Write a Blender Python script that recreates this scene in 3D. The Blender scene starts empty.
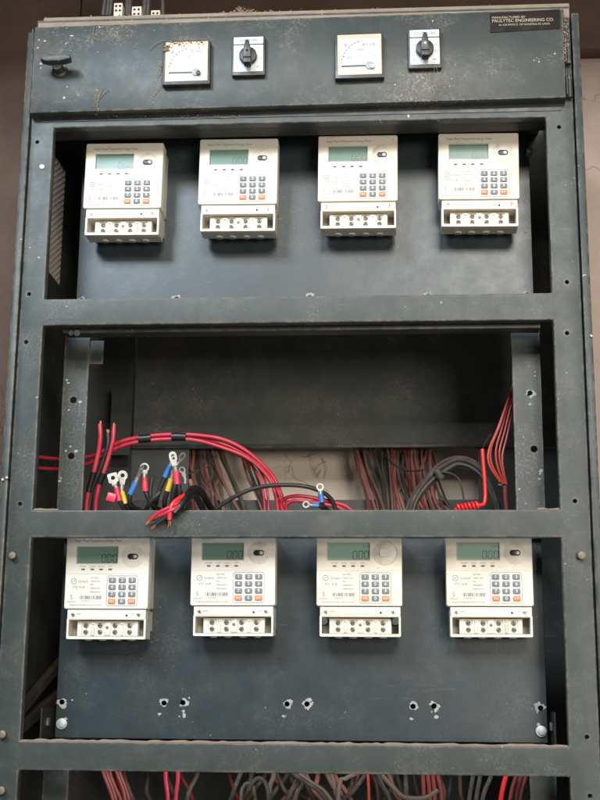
import bpy, bmesh, math, random
from mathutils import Vector, Matrix
random.seed(7)
rnd = random.uniform
SC = bpy.context.scene
COL = SC.collection

# ------------------------------------------------------------------ camera
cam_d = bpy.data.cameras.new('camera')
cam_d.sensor_fit = 'VERTICAL'; cam_d.sensor_height = 36.0; cam_d.sensor_width = 27.0
cam_d.lens = 58.5; cam_d.clip_start = 0.05; cam_d.clip_end = 60
cam = bpy.data.objects.new('camera', cam_d); COL.objects.link(cam)
cam.matrix_world = Matrix(((0.997606, 0.007156, 0.068787, 0.147409), (0.068633, -0.224808, -0.971983, -1.947983), (0.008508, 0.974377, -0.224761, 0.8373), (0.0, 0.0, 0.0, 1.0)))
SC.camera = cam

# ------------------------------------------------------------------ world and lamps
W = bpy.data.worlds.new('World'); SC.world = W; W.use_nodes = True
bg = W.node_tree.nodes['Background']
bg.inputs[0].default_value = (0.80, 0.90, 1.0, 1); bg.inputs[1].default_value = 0.075

def area(name, loc, target, sx, sy, power, color):
    d = bpy.data.lights.new(name, 'AREA'); d.shape = 'RECTANGLE'; d.size = sx; d.size_y = sy
    d.energy = power; d.color = color
    o = bpy.data.objects.new(name, d); COL.objects.link(o); o.location = loc
    o.rotation_euler = (Vector(target)-Vector(loc)).to_track_quat('-Z', 'Y').to_euler()
    return o
area('lamp_opening', (1.1, -6.5, 3.9), (0.05, 0, 1.5), 2.0, 1.4, 350, (1.0, 0.955, 0.865))
area('lamp_low', (2.0, -5.0, 1.05), (0.0, 0, 1.3), 1.5, 1.2, 122, (1.0, 0.93, 0.82))
area('lamp_near', (-1.15, -2.7, 3.0), (-0.25, 0, 1.65), 0.9, 0.7, 104, (0.76, 0.89, 1.0))

SC.view_settings.view_transform = 'Standard'
SC.view_settings.look = 'None'
SC.view_settings.exposure = 0.0
SC.view_settings.gamma = 1.0
SC.view_settings.use_curve_mapping = False

# ------------------------------------------------------------------ materials
def nodes(name):
    m = bpy.data.materials.new(name); m.use_nodes = True
    nt = m.node_tree
    return m, nt, nt.nodes['Principled BSDF']
def N(nt, t, **kw):
    n = nt.nodes.new(t)
    for k, v in kw.items(): setattr(n, k, v)
    return n
def noise(nt, co, scale, detail=4, rough=0.55):
    n = N(nt, 'ShaderNodeTexNoise'); n.inputs['Scale'].default_value = scale
    n.inputs['Detail'].default_value = detail; n.inputs['Roughness'].default_value = rough
    nt.links.new(co, n.inputs['Vector']); return n.outputs[0]
def ramp(nt, v, a, b, lo=0.0, hi=1.0):
    n = N(nt, 'ShaderNodeMapRange'); n.interpolation_type = 'SMOOTHSTEP'
    nt.links.new(v, n.inputs[0]); n.inputs[1].default_value = a; n.inputs[2].default_value = b
    n.inputs[3].default_value = lo; n.inputs[4].default_value = hi; return n.outputs[0]
def mix(nt, f, a, b):
    n = N(nt, 'ShaderNodeMix', data_type='RGBA')
    for s, v in ((0, f), (6, a), (7, b)):
        if isinstance(v, (int, float)): n.inputs[s].default_value = v
        elif isinstance(v, tuple): n.inputs[s].default_value = (*v, 1)
        else: nt.links.new(v, n.inputs[s])
    return n.outputs[2]
def math_(nt, op, a, b=0.0):
    n = N(nt, 'ShaderNodeMath', operation=op)
    for i, v in enumerate((a, b)):
        if isinstance(v, (int, float)): n.inputs[i].default_value = v
        else: nt.links.new(v, n.inputs[i])
    return n.outputs[0]
def coord(nt, scale=(1, 1, 1)):
    t = N(nt, 'ShaderNodeTexCoord'); mp = N(nt, 'ShaderNodeMapping'); mp.inputs['Scale'].default_value = scale
    nt.links.new(t.outputs['Object'], mp.inputs[0]); return mp.outputs[0]
def bump(nt, b, h, strength, dist=0.001):
    n = N(nt, 'ShaderNodeBump'); n.inputs['Strength'].default_value = strength; n.inputs['Distance'].default_value = dist
    nt.links.new(h, n.inputs['Height']); nt.links.new(n.outputs[0], b.inputs['Normal'])

def plain(name, c, rough=0.5, metal=0.0, var=0.12, scale=60, bmp=0.15, spec=0.5, dirt=None, dirt_amt=0.0, dscale=30, grime=None):
    m, nt, b = nodes(name); co = coord(nt)
    if grime:
        oi = N(nt, 'ShaderNodeObjectInfo'); ml = N(nt, 'ShaderNodeVectorMath', operation='ADD'); nt.links.new(co, ml.inputs[0])
        nt.links.new(math_(nt, 'MULTIPLY', oi.outputs['Random'], 9.0), ml.inputs[1]); co = ml.outputs[0]
    dark = tuple(x*(1-var) for x in c); lite = tuple(min(1, x*(1+var)) for x in c)
    col = mix(nt, noise(nt, co, scale, 5), dark, lite)
    if dirt: col = mix(nt, ramp(nt, noise(nt, co, dscale, 6, 0.65), 0.45, 0.72, 0, dirt_amt), col, dirt)
    if grime:
        g = N(nt, 'ShaderNodeNewGeometry'); sx = N(nt, 'ShaderNodeSeparateXYZ'); nt.links.new(g.outputs['Normal'], sx.inputs[0])
        col = mix(nt, math_(nt, 'MULTIPLY', ramp(nt, sx.outputs[2], 0.3, 0.8), 0.7), col, (0.36, 0.28, 0.20))
        sp = math_(nt, 'MULTIPLY', ramp(nt, noise(nt, co, 240, 2, 0.5), 0.66, 0.72), ramp(nt, noise(nt, co, 20, 4), 0.48, 0.6))
        col = mix(nt, math_(nt, 'MULTIPLY', sp, 0.5), col, (0.30, 0.22, 0.15))
        ao = N(nt, 'ShaderNodeBevel', samples=4); ao.inputs['Radius'].default_value = 0.003
        dt = N(nt, 'ShaderNodeVectorMath', operation='DOT_PRODUCT'); nt.links.new(ao.outputs[0], dt.inputs[0]); nt.links.new(g.outputs['Normal'], dt.inputs[1])
        ed = math_(nt, 'MULTIPLY', ramp(nt, dt.outputs['Value'], 0.99, 0.88), ramp(nt, noise(nt, co, 45, 7, 0.7), 0.42, 0.66))
        col = mix(nt, math_(nt, 'MULTIPLY', ed, grime), col, (0.42, 0.33, 0.24))
    nt.links.new(col, b.inputs['Base Color'])
    b.inputs['Metallic'].default_value = metal; b.inputs['Specular IOR Level'].default_value = spec
    nt.links.new(ramp(nt, noise(nt, co, scale*0.6, 3), 0.3, 0.7, rough*0.85, min(1, rough*1.15)), b.inputs['Roughness'])
    if bmp: bump(nt, b, noise(nt, co, scale*3, 4), bmp)
    return m

def paint(name, c, dust=0.35, chips=1.0, rough=0.42, smear=0.25, edge=0.0):
    """old grey-blue enamel on sheet steel: uneven tone, dust on upward faces, chips, smears"""
    m, nt, b = nodes(name); co = coord(nt); cs = coord(nt, (1, 1, 0.25))
    col = mix(nt, ramp(nt, noise(nt, co, 14, 9, 0.7), 0.3, 0.7), tuple(x*0.86 for x in c), tuple(x*1.14 for x in c))
    col = mix(nt, ramp(nt, noise(nt, cs, 22, 6, 0.65), 0.45, 0.75, 0, 0.35), col, tuple(x*0.66 for x in c))
    col = mix(nt, ramp(nt, noise(nt, co, 8, 11, 0.78), 0.49, 0.78, 0, smear), col, (0.175, 0.135, 0.105))
    g = N(nt, 'ShaderNodeNewGeometry'); sx = N(nt, 'ShaderNodeSeparateXYZ'); nt.links.new(g.outputs['Normal'], sx.inputs[0])
    up = ramp(nt, sx.outputs[2], 0.25, 0.75)
    col = mix(nt, math_(nt, 'MULTIPLY', up, ramp(nt, noise(nt, co, 40, 5), 0.25, 0.55, 0.45, 0.95)), col, (0.33, 0.26, 0.20))
    if dust:
        dm = math_(nt, 'MULTIPLY', ramp(nt, noise(nt, co, 7, 10, 0.78), 0.47, 0.74), ramp(nt, noise(nt, co, 260, 4, 0.75), 0.44, 0.66))
        col = mix(nt, math_(nt, 'MULTIPLY', dm, dust), col, (0.33, 0.26, 0.20))
    if chips:
        ch = math_(nt, 'MULTIPLY', ramp(nt, noise(nt, co, 130, 2, 0.5), 0.705, 0.73), ramp(nt, noise(nt, co, 7, 3), 0.5, 0.62))
        col = mix(nt, math_(nt, 'MULTIPLY', ch, 0.75*chips), col, (0.62, 0.60, 0.56))
    sc = math_(nt, 'MULTIPLY', ramp(nt, noise(nt, coord(nt, (0.09, 1, 1)), 190, 3, 0.6), 0.63, 0.70), ramp(nt, noise(nt, co, 6, 5), 0.48, 0.62))
    col = mix(nt, math_(nt, 'MULTIPLY', sc, 0.10), col, (0.30, 0.28, 0.25))
    if edge:
        bv = N(nt, 'ShaderNodeBevel', samples=4); bv.inputs['Radius'].default_value = 0.007
        dt = N(nt, 'ShaderNodeVectorMath', operation='DOT_PRODUCT'); nt.links.new(bv.outputs[0], dt.inputs[0]); nt.links.new(g.outputs['Normal'], dt.inputs[1])
        ed = math_(nt, 'MULTIPLY', ramp(nt, dt.outputs['Value'], 0.99, 0.90), ramp(nt, noise(nt, co, 35, 8, 0.75), 0.42, 0.60))
        col = mix(nt, math_(nt, 'MULTIPLY', ed, edge), col, (0.23, 0.185, 0.145))
    nt.links.new(col, b.inputs['Base Color'])
    nt.links.new(ramp(nt, noise(nt, co, 30, 7, 0.7), 0.3, 0.7, rough*0.94, rough*1.1), b.inputs['Roughness'])
    h = math_(nt, 'ADD', math_(nt, 'MULTIPLY', noise(nt, co, 420, 3), 0.5), math_(nt, 'MULTIPLY', noise(nt, co, 60, 5, 0.6), 0.6))
    b.inputs['Specular IOR Level'].default_value = 0.36
    bump(nt, b, h, 0.17, 0.0009)
    return m

M = {}
GREY = (0.034, 0.0445, 0.0425)
M['paint'] = paint('grey_enamel', GREY, dust=0.5, smear=0.36, edge=0.85)
M['door'] = paint('header_enamel', GREY, dust=0.85, chips=1.0, smear=0.48, edge=0.9)
M['plate'] = paint('plate_enamel', (0.028, 0.041, 0.047), dust=0.22, chips=0.3, rough=0.33, smear=0.14)
M['inner'] = paint('inner_enamel', (0.034, 0.036, 0.034), dust=0.25, chips=0.3, rough=0.5, smear=0.4)
M['back'] = paint('back_enamel', (0.075, 0.082, 0.076), dust=0.6, chips=0.3, rough=0.55, smear=0.6)
M['mesh'] = plain('dusty_vent_metal', (0.34, 0.285, 0.25), 0.8, var=0.3, scale=120)
M['dustpaint'] = paint('dusty_roof', (0.25, 0.195, 0.155), dust=0.9, chips=0.0, rough=0.8, smear=0.8)
M['cream'] = plain('cream_plastic', (0.74, 0.69, 0.60), 0.42, var=0.035, scale=25, bmp=0.04, dirt=(0.50, 0.42, 0.31), dirt_amt=0.30, dscale=14, grime=0.6)
M['cream_y'] = plain('yellowed_plastic', (0.74, 0.68, 0.57), 0.42, var=0.035, scale=25, bmp=0.04, dirt=(0.50, 0.40, 0.27), dirt_amt=0.35, dscale=13, grime=0.7)
M['cream_g'] = plain('greyed_plastic', (0.70, 0.68, 0.63), 0.42, var=0.035, scale=25, bmp=0.04, dirt=(0.46, 0.41, 0.33), dirt_amt=0.30, dscale=16, grime=0.6)
M['cream2'] = plain('tray_plastic', (0.66, 0.62, 0.54), 0.5, var=0.05, scale=40, bmp=0.04, dirt=(0.36, 0.29, 0.21), dirt_amt=0.45, dscale=45, grime=0.6)
M['pocket'] = plain('pocket_plastic', (0.33, 0.30, 0.26), 0.6, var=0.1)
M['lcd_lit'] = plain('lcd_glass_pale', (0.27, 0.41, 0.335), 0.3, var=0.05, scale=12, bmp=0, spec=0.25)
M['lcd'] = plain('lcd_glass', (0.14, 0.235, 0.19), 0.3, var=0.05, scale=12, bmp=0, spec=0.25)
M['seg'] = plain('lcd_segment', (0.028, 0.045, 0.042), 0.3, bmp=0)
M['seg_dim'] = plain('lcd_faint_segment', (0.15, 0.21, 0.18), 0.3, bmp=0)
M['bezel'] = plain('lcd_bezel', (0.45, 0.45, 0.40), 0.4, bmp=0)
M['key'] = plain('grey_rubber', (0.175, 0.19, 0.21), 0.55, var=0.08)
M['keyo'] = plain('orange_rubber', (0.78, 0.20, 0.07), 0.5, var=0.05)
M['keyb'] = plain('keypad_border', (0.34, 0.35, 0.37), 0.5)
M['print'] = plain('grey_print', (0.22, 0.21, 0.20), 0.6, bmp=0)
M['dprint'] = plain('dark_print', (0.10, 0.095, 0.09), 0.6, bmp=0)
M['wprint'] = plain('white_print', (0.80, 0.80, 0.78), 0.6, bmp=0)
M['gold'] = plain('dull_gold_print', (0.42, 0.36, 0.26), 0.6, bmp=0, var=0.3, scale=200)
M['black'] = plain('black_plastic', (0.022, 0.022, 0.023), 0.42, var=0.2, dirt=(0.12, 0.10, 0.08), dirt_amt=0.35)
M['blackr'] = plain('black_rubber', (0.018, 0.018, 0.019), 0.5, var=0.25, dirt=(0.10, 0.085, 0.07), dirt_amt=0.3)
M['tape'] = plain('black_tape', (0.012, 0.012, 0.013), 0.38, var=0.2)
M['dial'] = plain('dial_card', (0.60, 0.625, 0.625), 0.35, var=0.03, bmp=0, dirt=(0.55, 0.49, 0.40), dirt_amt=0.25, dscale=28)
M['dialrim'] = plain('dial_yellowed', (0.52, 0.42, 0.31), 0.5, var=0.08)
M['nameplate'] = plain('nameplate_brown', (0.016, 0.012, 0.010), 0.6, var=0.3, spec=0.15)
M['brass'] = plain('brass_screw', (0.19, 0.155, 0.115), 0.55, 0.5, var=0.2, scale=200)
M['screw'] = plain('zinc_screw', (0.46, 0.44, 0.40), 0.42, 0.8, var=0.2, scale=200)
M['zinc'] = plain('white_zinc', (0.48, 0.50, 0.51), 0.45, 0.3, var=0.15, scale=150)
M['lug'] = plain('tinned_copper', (0.34, 0.325, 0.30), 0.5, 0.6, var=0.3, scale=160, dirt=(0.14, 0.11, 0.085), dirt_amt=0.5, dscale=110)
M['copper'] = plain('bare_copper', (0.62, 0.26, 0.12), 0.38, 0.85, var=0.25, scale=300)
M['chip'] = plain('bare_white_chip', (0.36, 0.375, 0.38), 0.8, var=0.35, scale=260, dirt=(0.16, 0.12, 0.09), dirt_amt=0.7, dscale=140)
M['void'] = plain('hole_shade', (0.012, 0.012, 0.012), 0.9, bmp=0)
M['red'] = plain('red_pvc', (0.46, 0.026, 0.052), 0.36, var=0.18, scale=40, dirt=(0.30, 0.12, 0.10), dirt_amt=0.35)
M['redhot'] = plain('bright_red_pvc', (0.70, 0.028, 0.030), 0.36, var=0.12, scale=40)
M['reddim'] = plain('old_red_pvc', (0.17, 0.028, 0.026), 0.5, var=0.25, scale=50, dirt=(0.13, 0.08, 0.065), dirt_amt=0.55)
M['orangered'] = plain('orange_red_pvc', (0.42, 0.045, 0.026), 0.4, var=0.15, scale=40)
M['redbrown'] = plain('dusty_red_brown_pvc', (0.24, 0.092, 0.076), 0.6, var=0.25, scale=50, dirt=(0.30, 0.20, 0.16), dirt_amt=0.65)
M['brown'] = plain('dusty_brown_pvc', (0.095, 0.066, 0.050), 0.65, var=0.25, scale=50, dirt=(0.19, 0.145, 0.11), dirt_amt=0.6)
M['dgrey'] = plain('dusty_black_pvc', (0.038, 0.034, 0.030), 0.6, var=0.3, scale=50, dirt=(0.13, 0.105, 0.08), dirt_amt=0.5)
M['oldcable'] = plain('dark_dusty_cable', (0.045, 0.034, 0.026), 0.75, var=0.35, scale=60, dirt=(0.13, 0.10, 0.072), dirt_amt=0.6, dscale=45)
M['tan'] = plain('dusty_tan_pvc', (0.125, 0.098, 0.075), 0.7, var=0.2, scale=50, dirt=(0.21, 0.17, 0.135), dirt_amt=0.5)
M['blue'] = plain('blue_sleeve_pvc', (0.025, 0.17, 0.50), 0.38, var=0.15, dirt=(0.22, 0.16, 0.12), dirt_amt=0.45, dscale=90)
M['yellow'] = plain('yellow_sleeve_pvc', (0.66, 0.44, 0.035), 0.38, var=0.15, dirt=(0.22, 0.16, 0.12), dirt_amt=0.45, dscale=90)
M['redsl'] = plain('red_sleeve_pvc', (0.68, 0.035, 0.085), 0.38, var=0.15, dirt=(0.22, 0.16, 0.12), dirt_amt=0.45, dscale=90)
M['web'] = plain('cobweb_thread', (0.22, 0.175, 0.13), 0.9, bmp=0)
M['darkbrown'] = plain('rusty_dark_steel', (0.040, 0.028, 0.020), 0.8, var=0.35)
M['dirt'] = plain('dirt_crumb', (0.27, 0.19, 0.125), 0.95, var=0.35, scale=200)
M['terminal'] = plain('terminal_plastic', (0.56, 0.48, 0.385), 0.6, var=0.1, dirt=(0.22, 0.16, 0.12), dirt_amt=0.5, dscale=90)

def wall_mat(name, c, c2, stain, cracks):
    m, nt, b = nodes(name); co = coord(nt)
    col = mix(nt, ramp(nt, noise(nt, co, 4, 9, 0.65), 0.3, 0.7), c, c2)
    col = mix(nt, ramp(nt, noise(nt, co, 1.6, 7, 0.7), 0.48, 0.75, 0, 0.55), col, stain)
    col = mix(nt, ramp(nt, noise(nt, co, 60, 4, 0.7), 0.62, 0.72, 0, 0.45), col, stain)
    if cracks:
        v = N(nt, 'ShaderNodeTexVoronoi', feature='DISTANCE_TO_EDGE'); v.inputs['Scale'].default_value = 7
        wn = N(nt, 'ShaderNodeVectorMath', operation='ADD'); nt.links.new(co, wn.inputs[0])
        ns = N(nt, 'ShaderNodeTexNoise'); ns.inputs['Scale'].default_value = 14; nt.links.new(co, ns.inputs['Vector'])
        sc = N(nt, 'ShaderNodeVectorMath', operation='SCALE'); sc.inputs[3].default_value = 0.14; nt.links.new(ns.outputs['Color'], sc.inputs[0])
        nt.links.new(sc.outputs[0], wn.inputs[1]); nt.links.new(wn.outputs[0], v.inputs['Vector'])
        ck = math_(nt, 'MULTIPLY', ramp(nt, v.outputs['Distance'], 0.004, 0.014, 1, 0), ramp(nt, noise(nt, co, 3.3, 3), 0.55, 0.65))
        col = mix(nt, math_(nt, 'MULTIPLY', ck, 0.6), col, tuple(x*0.35 for x in c))
    nt.links.new(col, b.inputs['Base Color']); b.inputs['Roughness'].default_value = 0.9
    bump(nt, b, noise(nt, co, 90, 6, 0.65), 0.5, 0.003)
    return m
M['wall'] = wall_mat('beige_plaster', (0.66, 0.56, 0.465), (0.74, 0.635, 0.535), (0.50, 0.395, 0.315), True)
M['wallr'] = wall_mat('underlit_plaster', (0.36, 0.275, 0.232), (0.44, 0.345, 0.295), (0.24, 0.175, 0.145), True)  # right stretch of the wall, its weaker light put into a darker colour
M['wallb'] = wall_mat('shaded_brown_plaster', (0.092, 0.059, 0.044), (0.130, 0.084, 0.064), (0.050, 0.032, 0.024), True)  # brown plaster, darkened further so the colour holds the shade
M['concrete'] = wall_mat('grey_concrete', (0.24, 0.22, 0.20), (0.30, 0.28, 0.25), (0.16, 0.14, 0.12), False)

# ------------------------------------------------------------------ mesh helpers
def NB(): return bmesh.new()
def box(bm, x0, x1, y0, y1, z0, z1, bev=0.0, seg=2):
    r = bmesh.ops.create_cube(bm, size=1.0); vs = r['verts']
    for v in vs:
        v.co = Vector(((x0+x1)/2 + v.co.x*(x1-x0), (y0+y1)/2 + v.co.y*(y1-y0), (z0+z1)/2 + v.co.z*(z1-z0)))
    if bev:
        es = list({e for v in vs for e in v.link_edges})
        bmesh.ops.bevel(bm, geom=es, offset=bev, segments=seg, affect='EDGES', profile=0.5)
def outline(bm, pts, y0, y1, bev=0.0):
    """closed outline in x,z extruded from y1 (back) to y0 (front)"""
    f = [bm.verts.new((x, y0, z)) for x, z in pts]; k = [bm.verts.new((x, y1, z)) for x, z in pts]
    n = len(pts); nf = []
    a = bm.faces.new(f); c = bm.faces.new(k[::-1]); nf += [a, c]
    for i in range(n): nf.append(bm.faces.new((f[i], k[i], k[(i+1) % n], f[(i+1) % n])))
    bmesh.ops.recalc_face_normals(bm, faces=nf)
    if bev: bmesh.ops.bevel(bm, geom=list(a.edges), offset=bev, segments=2, affect='EDGES', profile=0.5)
def rr(cx, cz, w, h, r, n=4):
    pts = []
    for sx, sz, a0 in ((1, 1, 0), (-1, 1, 90), (-1, -1, 180), (1, -1, 270)):
        for i in range(n+1):
            a = math.radians(a0+90*i/n)
            pts.append((cx+sx*(w/2-r)+r*math.cos(a), cz+sz*(h/2-r)+r*math.sin(a)))
    return pts
def circ(cx, cz, r, n=16, jit=0.0, rz=None):
    return [(cx+r*(1+rnd(-jit, jit))*math.cos(2*math.pi*i/n), cz+(rz or r)*(1+rnd(-jit, jit))*math.sin(2*math.pi*i/n)) for i in range(n)]
def ring(bm, po, pi_, y0, y1):
    """flat ring between two outlines with the same count"""
    n = len(po)
    A = [bm.verts.new((x, y0, z)) for x, z in po]; B = [bm.verts.new((x, y0, z)) for x, z in pi_]
    C = [bm.verts.new((x, y1, z)) for x, z in po]; D = [bm.verts.new((x, y1, z)) for x, z in pi_]
    fs = []
    for i in range(n):
        j = (i+1) % n
        fs += [bm.faces.new((A[i], B[i], B[j], A[j])), bm.faces.new((C[i], C[j], D[j], D[i])),
               bm.faces.new((A[i], A[j], C[j], C[i])), bm.faces.new((B[i], D[i], D[j], B[j]))]
    bmesh.ops.recalc_face_normals(bm, faces=fs)
def spline(pts, step=0.006):
    P = [Vector(p) for p in pts]
    if len(P) == 2: P = [P[0], P[0].lerp(P[1], 0.5), P[1]]
    Q = [2*P[0]-P[1]]+P+[2*P[-1]-P[-2]]; out = []
    for i in range(1, len(Q)-2):
        a, b, c, d = Q[i-1], Q[i], Q[i+1], Q[i+2]
        n = max(2, int((c-b).length/step))
        for k in range(n):
            t = k/n
            out.append(0.5*((2*b)+(c-a)*t+(2*a-5*b+4*c-d)*t*t+(3*b-a-3*c+d)*t**3))
    out.append(P[-1]); return out
def tube(bm, pts, r, n=8, step=0.006, r1=None, raw=False):
    P = [Vector(p) for p in pts] if raw else spline(pts, step)
    m = len(P); up = None; rows = []
    for i, p in enumerate(P):
        t = (P[min(i+1, m-1)]-P[max(i-1, 0)])
        if t.length < 1e-9: t = Vector((0, 0, 1))
        t.normalize()
        if up is None: up = t.orthogonal().normalized()
        up = (up-t*up.dot(t)); up = up.normalized() if up.length > 1e-6 else t.orthogonal().normalized()
        s = t.cross(up); rad = r if r1 is None else r+(r1-r)*i/(m-1)
        rows.append([bm.verts.new(p+(up*math.cos(a)+s*math.sin(a))*rad) for a in [2*math.pi*k/n for k in range(n)]])
    for i in range(m-1):
        for k in range(n):
            bm.faces.new((rows[i][k], rows[i][(k+1) % n], rows[i+1][(k+1) % n], rows[i+1][k]))
    bm.faces.new(rows[0][::-1]); bm.faces.new(rows[-1])
OFF = {}
def obj(name, bm, m, parent=None, base=None, smooth=True, kind=None):
    """links a bmesh as one object; geometry given in world space, stored about its own base"""
    me = bpy.data.meshes.new(name)
    if parent is not None: o0 = OFF[parent.name]
    elif base is not None: o0 = Vector(base)
    else: o0 = Vector((0, 0, 0))
    bmesh.ops.translate(bm, vec=-o0, verts=bm.verts[:])
    bm.to_mesh(me); bm.free()
    if smooth:
        for p in me.polygons: p.use_smooth = True
        me.set_sharp_from_angle(angle=math.radians(38))
    me.materials.append(M[m] if isinstance(m, str) else m)
    o = bpy.data.objects.new(name, me); COL.objects.link(o)
    if parent is not None: o.parent = parent
    else: o.location = o0
    OFF[o.name] = o0
    if kind: o['kind'] = kind
    return o
def thing(name, label, cat, loc=(0, 0, 0), group=None):
    o = bpy.data.objects.new(name, None); o.empty_display_size = 0.05; COL.objects.link(o); o.location = loc
    OFF[o.name] = Vector(loc); return tag(o, label, cat, group)
def tag(o, label, cat, group=None):
    o['label'] = label; o['category'] = cat
    if group: o['group'] = group
    return o
def copy_tree(o, parent=None):
    c = o.copy(); COL.objects.link(c)
    if parent: c.parent = parent
    for ch in list(o.children): copy_tree(ch, c)
    return c
def cut(o, cutter_bm):
    me = bpy.data.meshes.new('cutter'); bmesh.ops.recalc_face_normals(cutter_bm, faces=cutter_bm.faces[:])
    cutter_bm.to_mesh(me); cutter_bm.free()
    c = bpy.data.objects.new('cutter', me); COL.objects.link(c)
    md = o.modifiers.new('b', 'BOOLEAN'); md.operation = 'DIFFERENCE'; md.object = c; md.solver = 'EXACT'
    dg = bpy.context.evaluated_depsgraph_get()
    new = bpy.data.meshes.new_from_object(o.evaluated_get(dg)); o.modifiers.clear()
    mats = list(o.data.materials); o.data = new
    if not new.materials:
        for x in mats: new.materials.append(x)
    bpy.data.objects.remove(c); bpy.data.meshes.remove(me)
def cyl(bm, cx, cz, r, y0, y1, n=16, bev=0.0): outline(bm, circ(cx, cz, r, n), y0, y1, bev)
def text(bm, s, x, z, size, y, align='LEFT', sx=1.0, res=2):
    cu = bpy.data.curves.new('t', 'FONT'); cu.body = s; cu.size = size; cu.resolution_u = res
    cu.align_x = align; cu.align_y = 'CENTER'; cu.fill_mode = 'FRONT'
    to = bpy.data.objects.new('t', cu); COL.objects.link(to)
    dg = bpy.context.evaluated_depsgraph_get(); ev = to.evaluated_get(dg); me = ev.to_mesh()
    base = len(bm.verts)
    vs = [bm.verts.new((x+v.co.x*sx, y, z+v.co.y)) for v in me.vertices]
    for p in me.polygons:
        try: bm.faces.new([vs[i] for i in p.vertices])
        except ValueError: pass
    ev.to_mesh_clear(); bpy.data.objects.remove(to); bpy.data.curves.remove(cu)

# ================================================================== the setting
def setting(name, bm, m): return obj(name, bm, m, kind='structure')
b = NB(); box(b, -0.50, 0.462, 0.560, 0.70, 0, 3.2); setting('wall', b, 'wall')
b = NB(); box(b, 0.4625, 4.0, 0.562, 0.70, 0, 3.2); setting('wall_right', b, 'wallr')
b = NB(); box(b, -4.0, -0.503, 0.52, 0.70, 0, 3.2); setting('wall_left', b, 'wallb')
b = NB(); box(b, -4.0, 4.0, -8.0, 0.70, -0.12, 0); setting('ground', b, 'concrete')
b = NB(); box(b, -0.50, 4.0, 0.515, 0.559, 2.14, 2.298, 0.004); setting('wall_top_shade', b, 'wallb')  # dark strip added in place of the shade along the wall top
b = NB(); box(b, -4.0, 4.0, -0.42, 0.72, 2.30, 2.45); setting('shade_ceiling', b, 'concrete')  # unseen overhead slab, added to shade the upper wall

# ================================================================== cabinet
XL, XR = -0.400, 0.400
XLo, XRo = -0.4385, 0.4445
LV = [1.75, 1.4555, 1.4122, 1.1171, 1.0757, 0.7748, 0.7335, 0.43, 0.39, 0.09]
cab = thing('meter_cabinet', 'tall dark grey steel cabinet with four open bays and an instrument header', 'cabinet', (0, 0, 0))

# welded front frame with its openings
zs = [0.0, 0.09, 0.39, 0.43, 0.7335, 0.7748, 1.0757, 1.1171, 1.4122, 1.4555, 1.75, 1.945]
openz = {(0.09, 0.39), (0.43, 0.7335), (0.7748, 1.0757), (1.1171, 1.4122), (1.4555, 1.75)}
xs = [XLo, XL, XR, XRo]
b = NB(); g = {}
for i, x in enumerate(xs):
    for j, z in enumerate(zs): g[i, j] = b.verts.new((x, 0, z))
fs = []
for i in range(3):
    for j in range(len(zs)-1):
        if i == 1 and (zs[j], zs[j+1]) in openz: continue
        fs.append(b.faces.new((g[i, j], g[i+1, j], g[i+1, j+1], g[i, j+1])))
ex = bmesh.ops.extrude_face_region(b, geom=fs)
nv = [e for e in ex['geom'] if isinstance(e, bmesh.types.BMVert)]
bmesh.ops.translate(b, vec=(0, 0.018, 0), verts=nv)
bmesh.ops.recalc_face_normals(b, faces=b.faces[:])
sharp = [e for e in b.edges if len(e.link_faces) == 2 and e.calc_face_angle(0) > 1.0]
bmesh.ops.bevel(b, geom=sharp, offset=0.0022, segments=3, affect='EDGES', profile=0.5)
frame = obj('front_frame', b, 'paint', cab)
holes = [(-0.4262, 1.7253), (-0.4253, 1.4645), (-0.4256, 1.3851), (-0.4204, 1.1269),
         (0.4203, 1.7321), (0.4233, 1.4726), (0.4202, 1.3905), (0.4223, 1.13), (0.4262, 0.7889), (0.4271, 0.7079)]
b = NB()
for x, z in holes: cyl(b, x, z, 0.0034, -0.01, 0.03, 14)
cut(frame, b)
for p in frame.data.polygons: p.use_smooth = True
frame.data.set_sharp_from_angle(angle=math.radians(38))
# outer shell edges standing beside the frame
for s, x0, x1 in ((-1, -0.452, -0.4403), (1, 0.4463, 0.4585)):
    b = NB(); box(b, x0, x1, -0.004, 0.03, 0.0, 1.922 if s < 0 else 1.93, 0.0022); obj('shell_edge', b, 'paint', cab)
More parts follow.
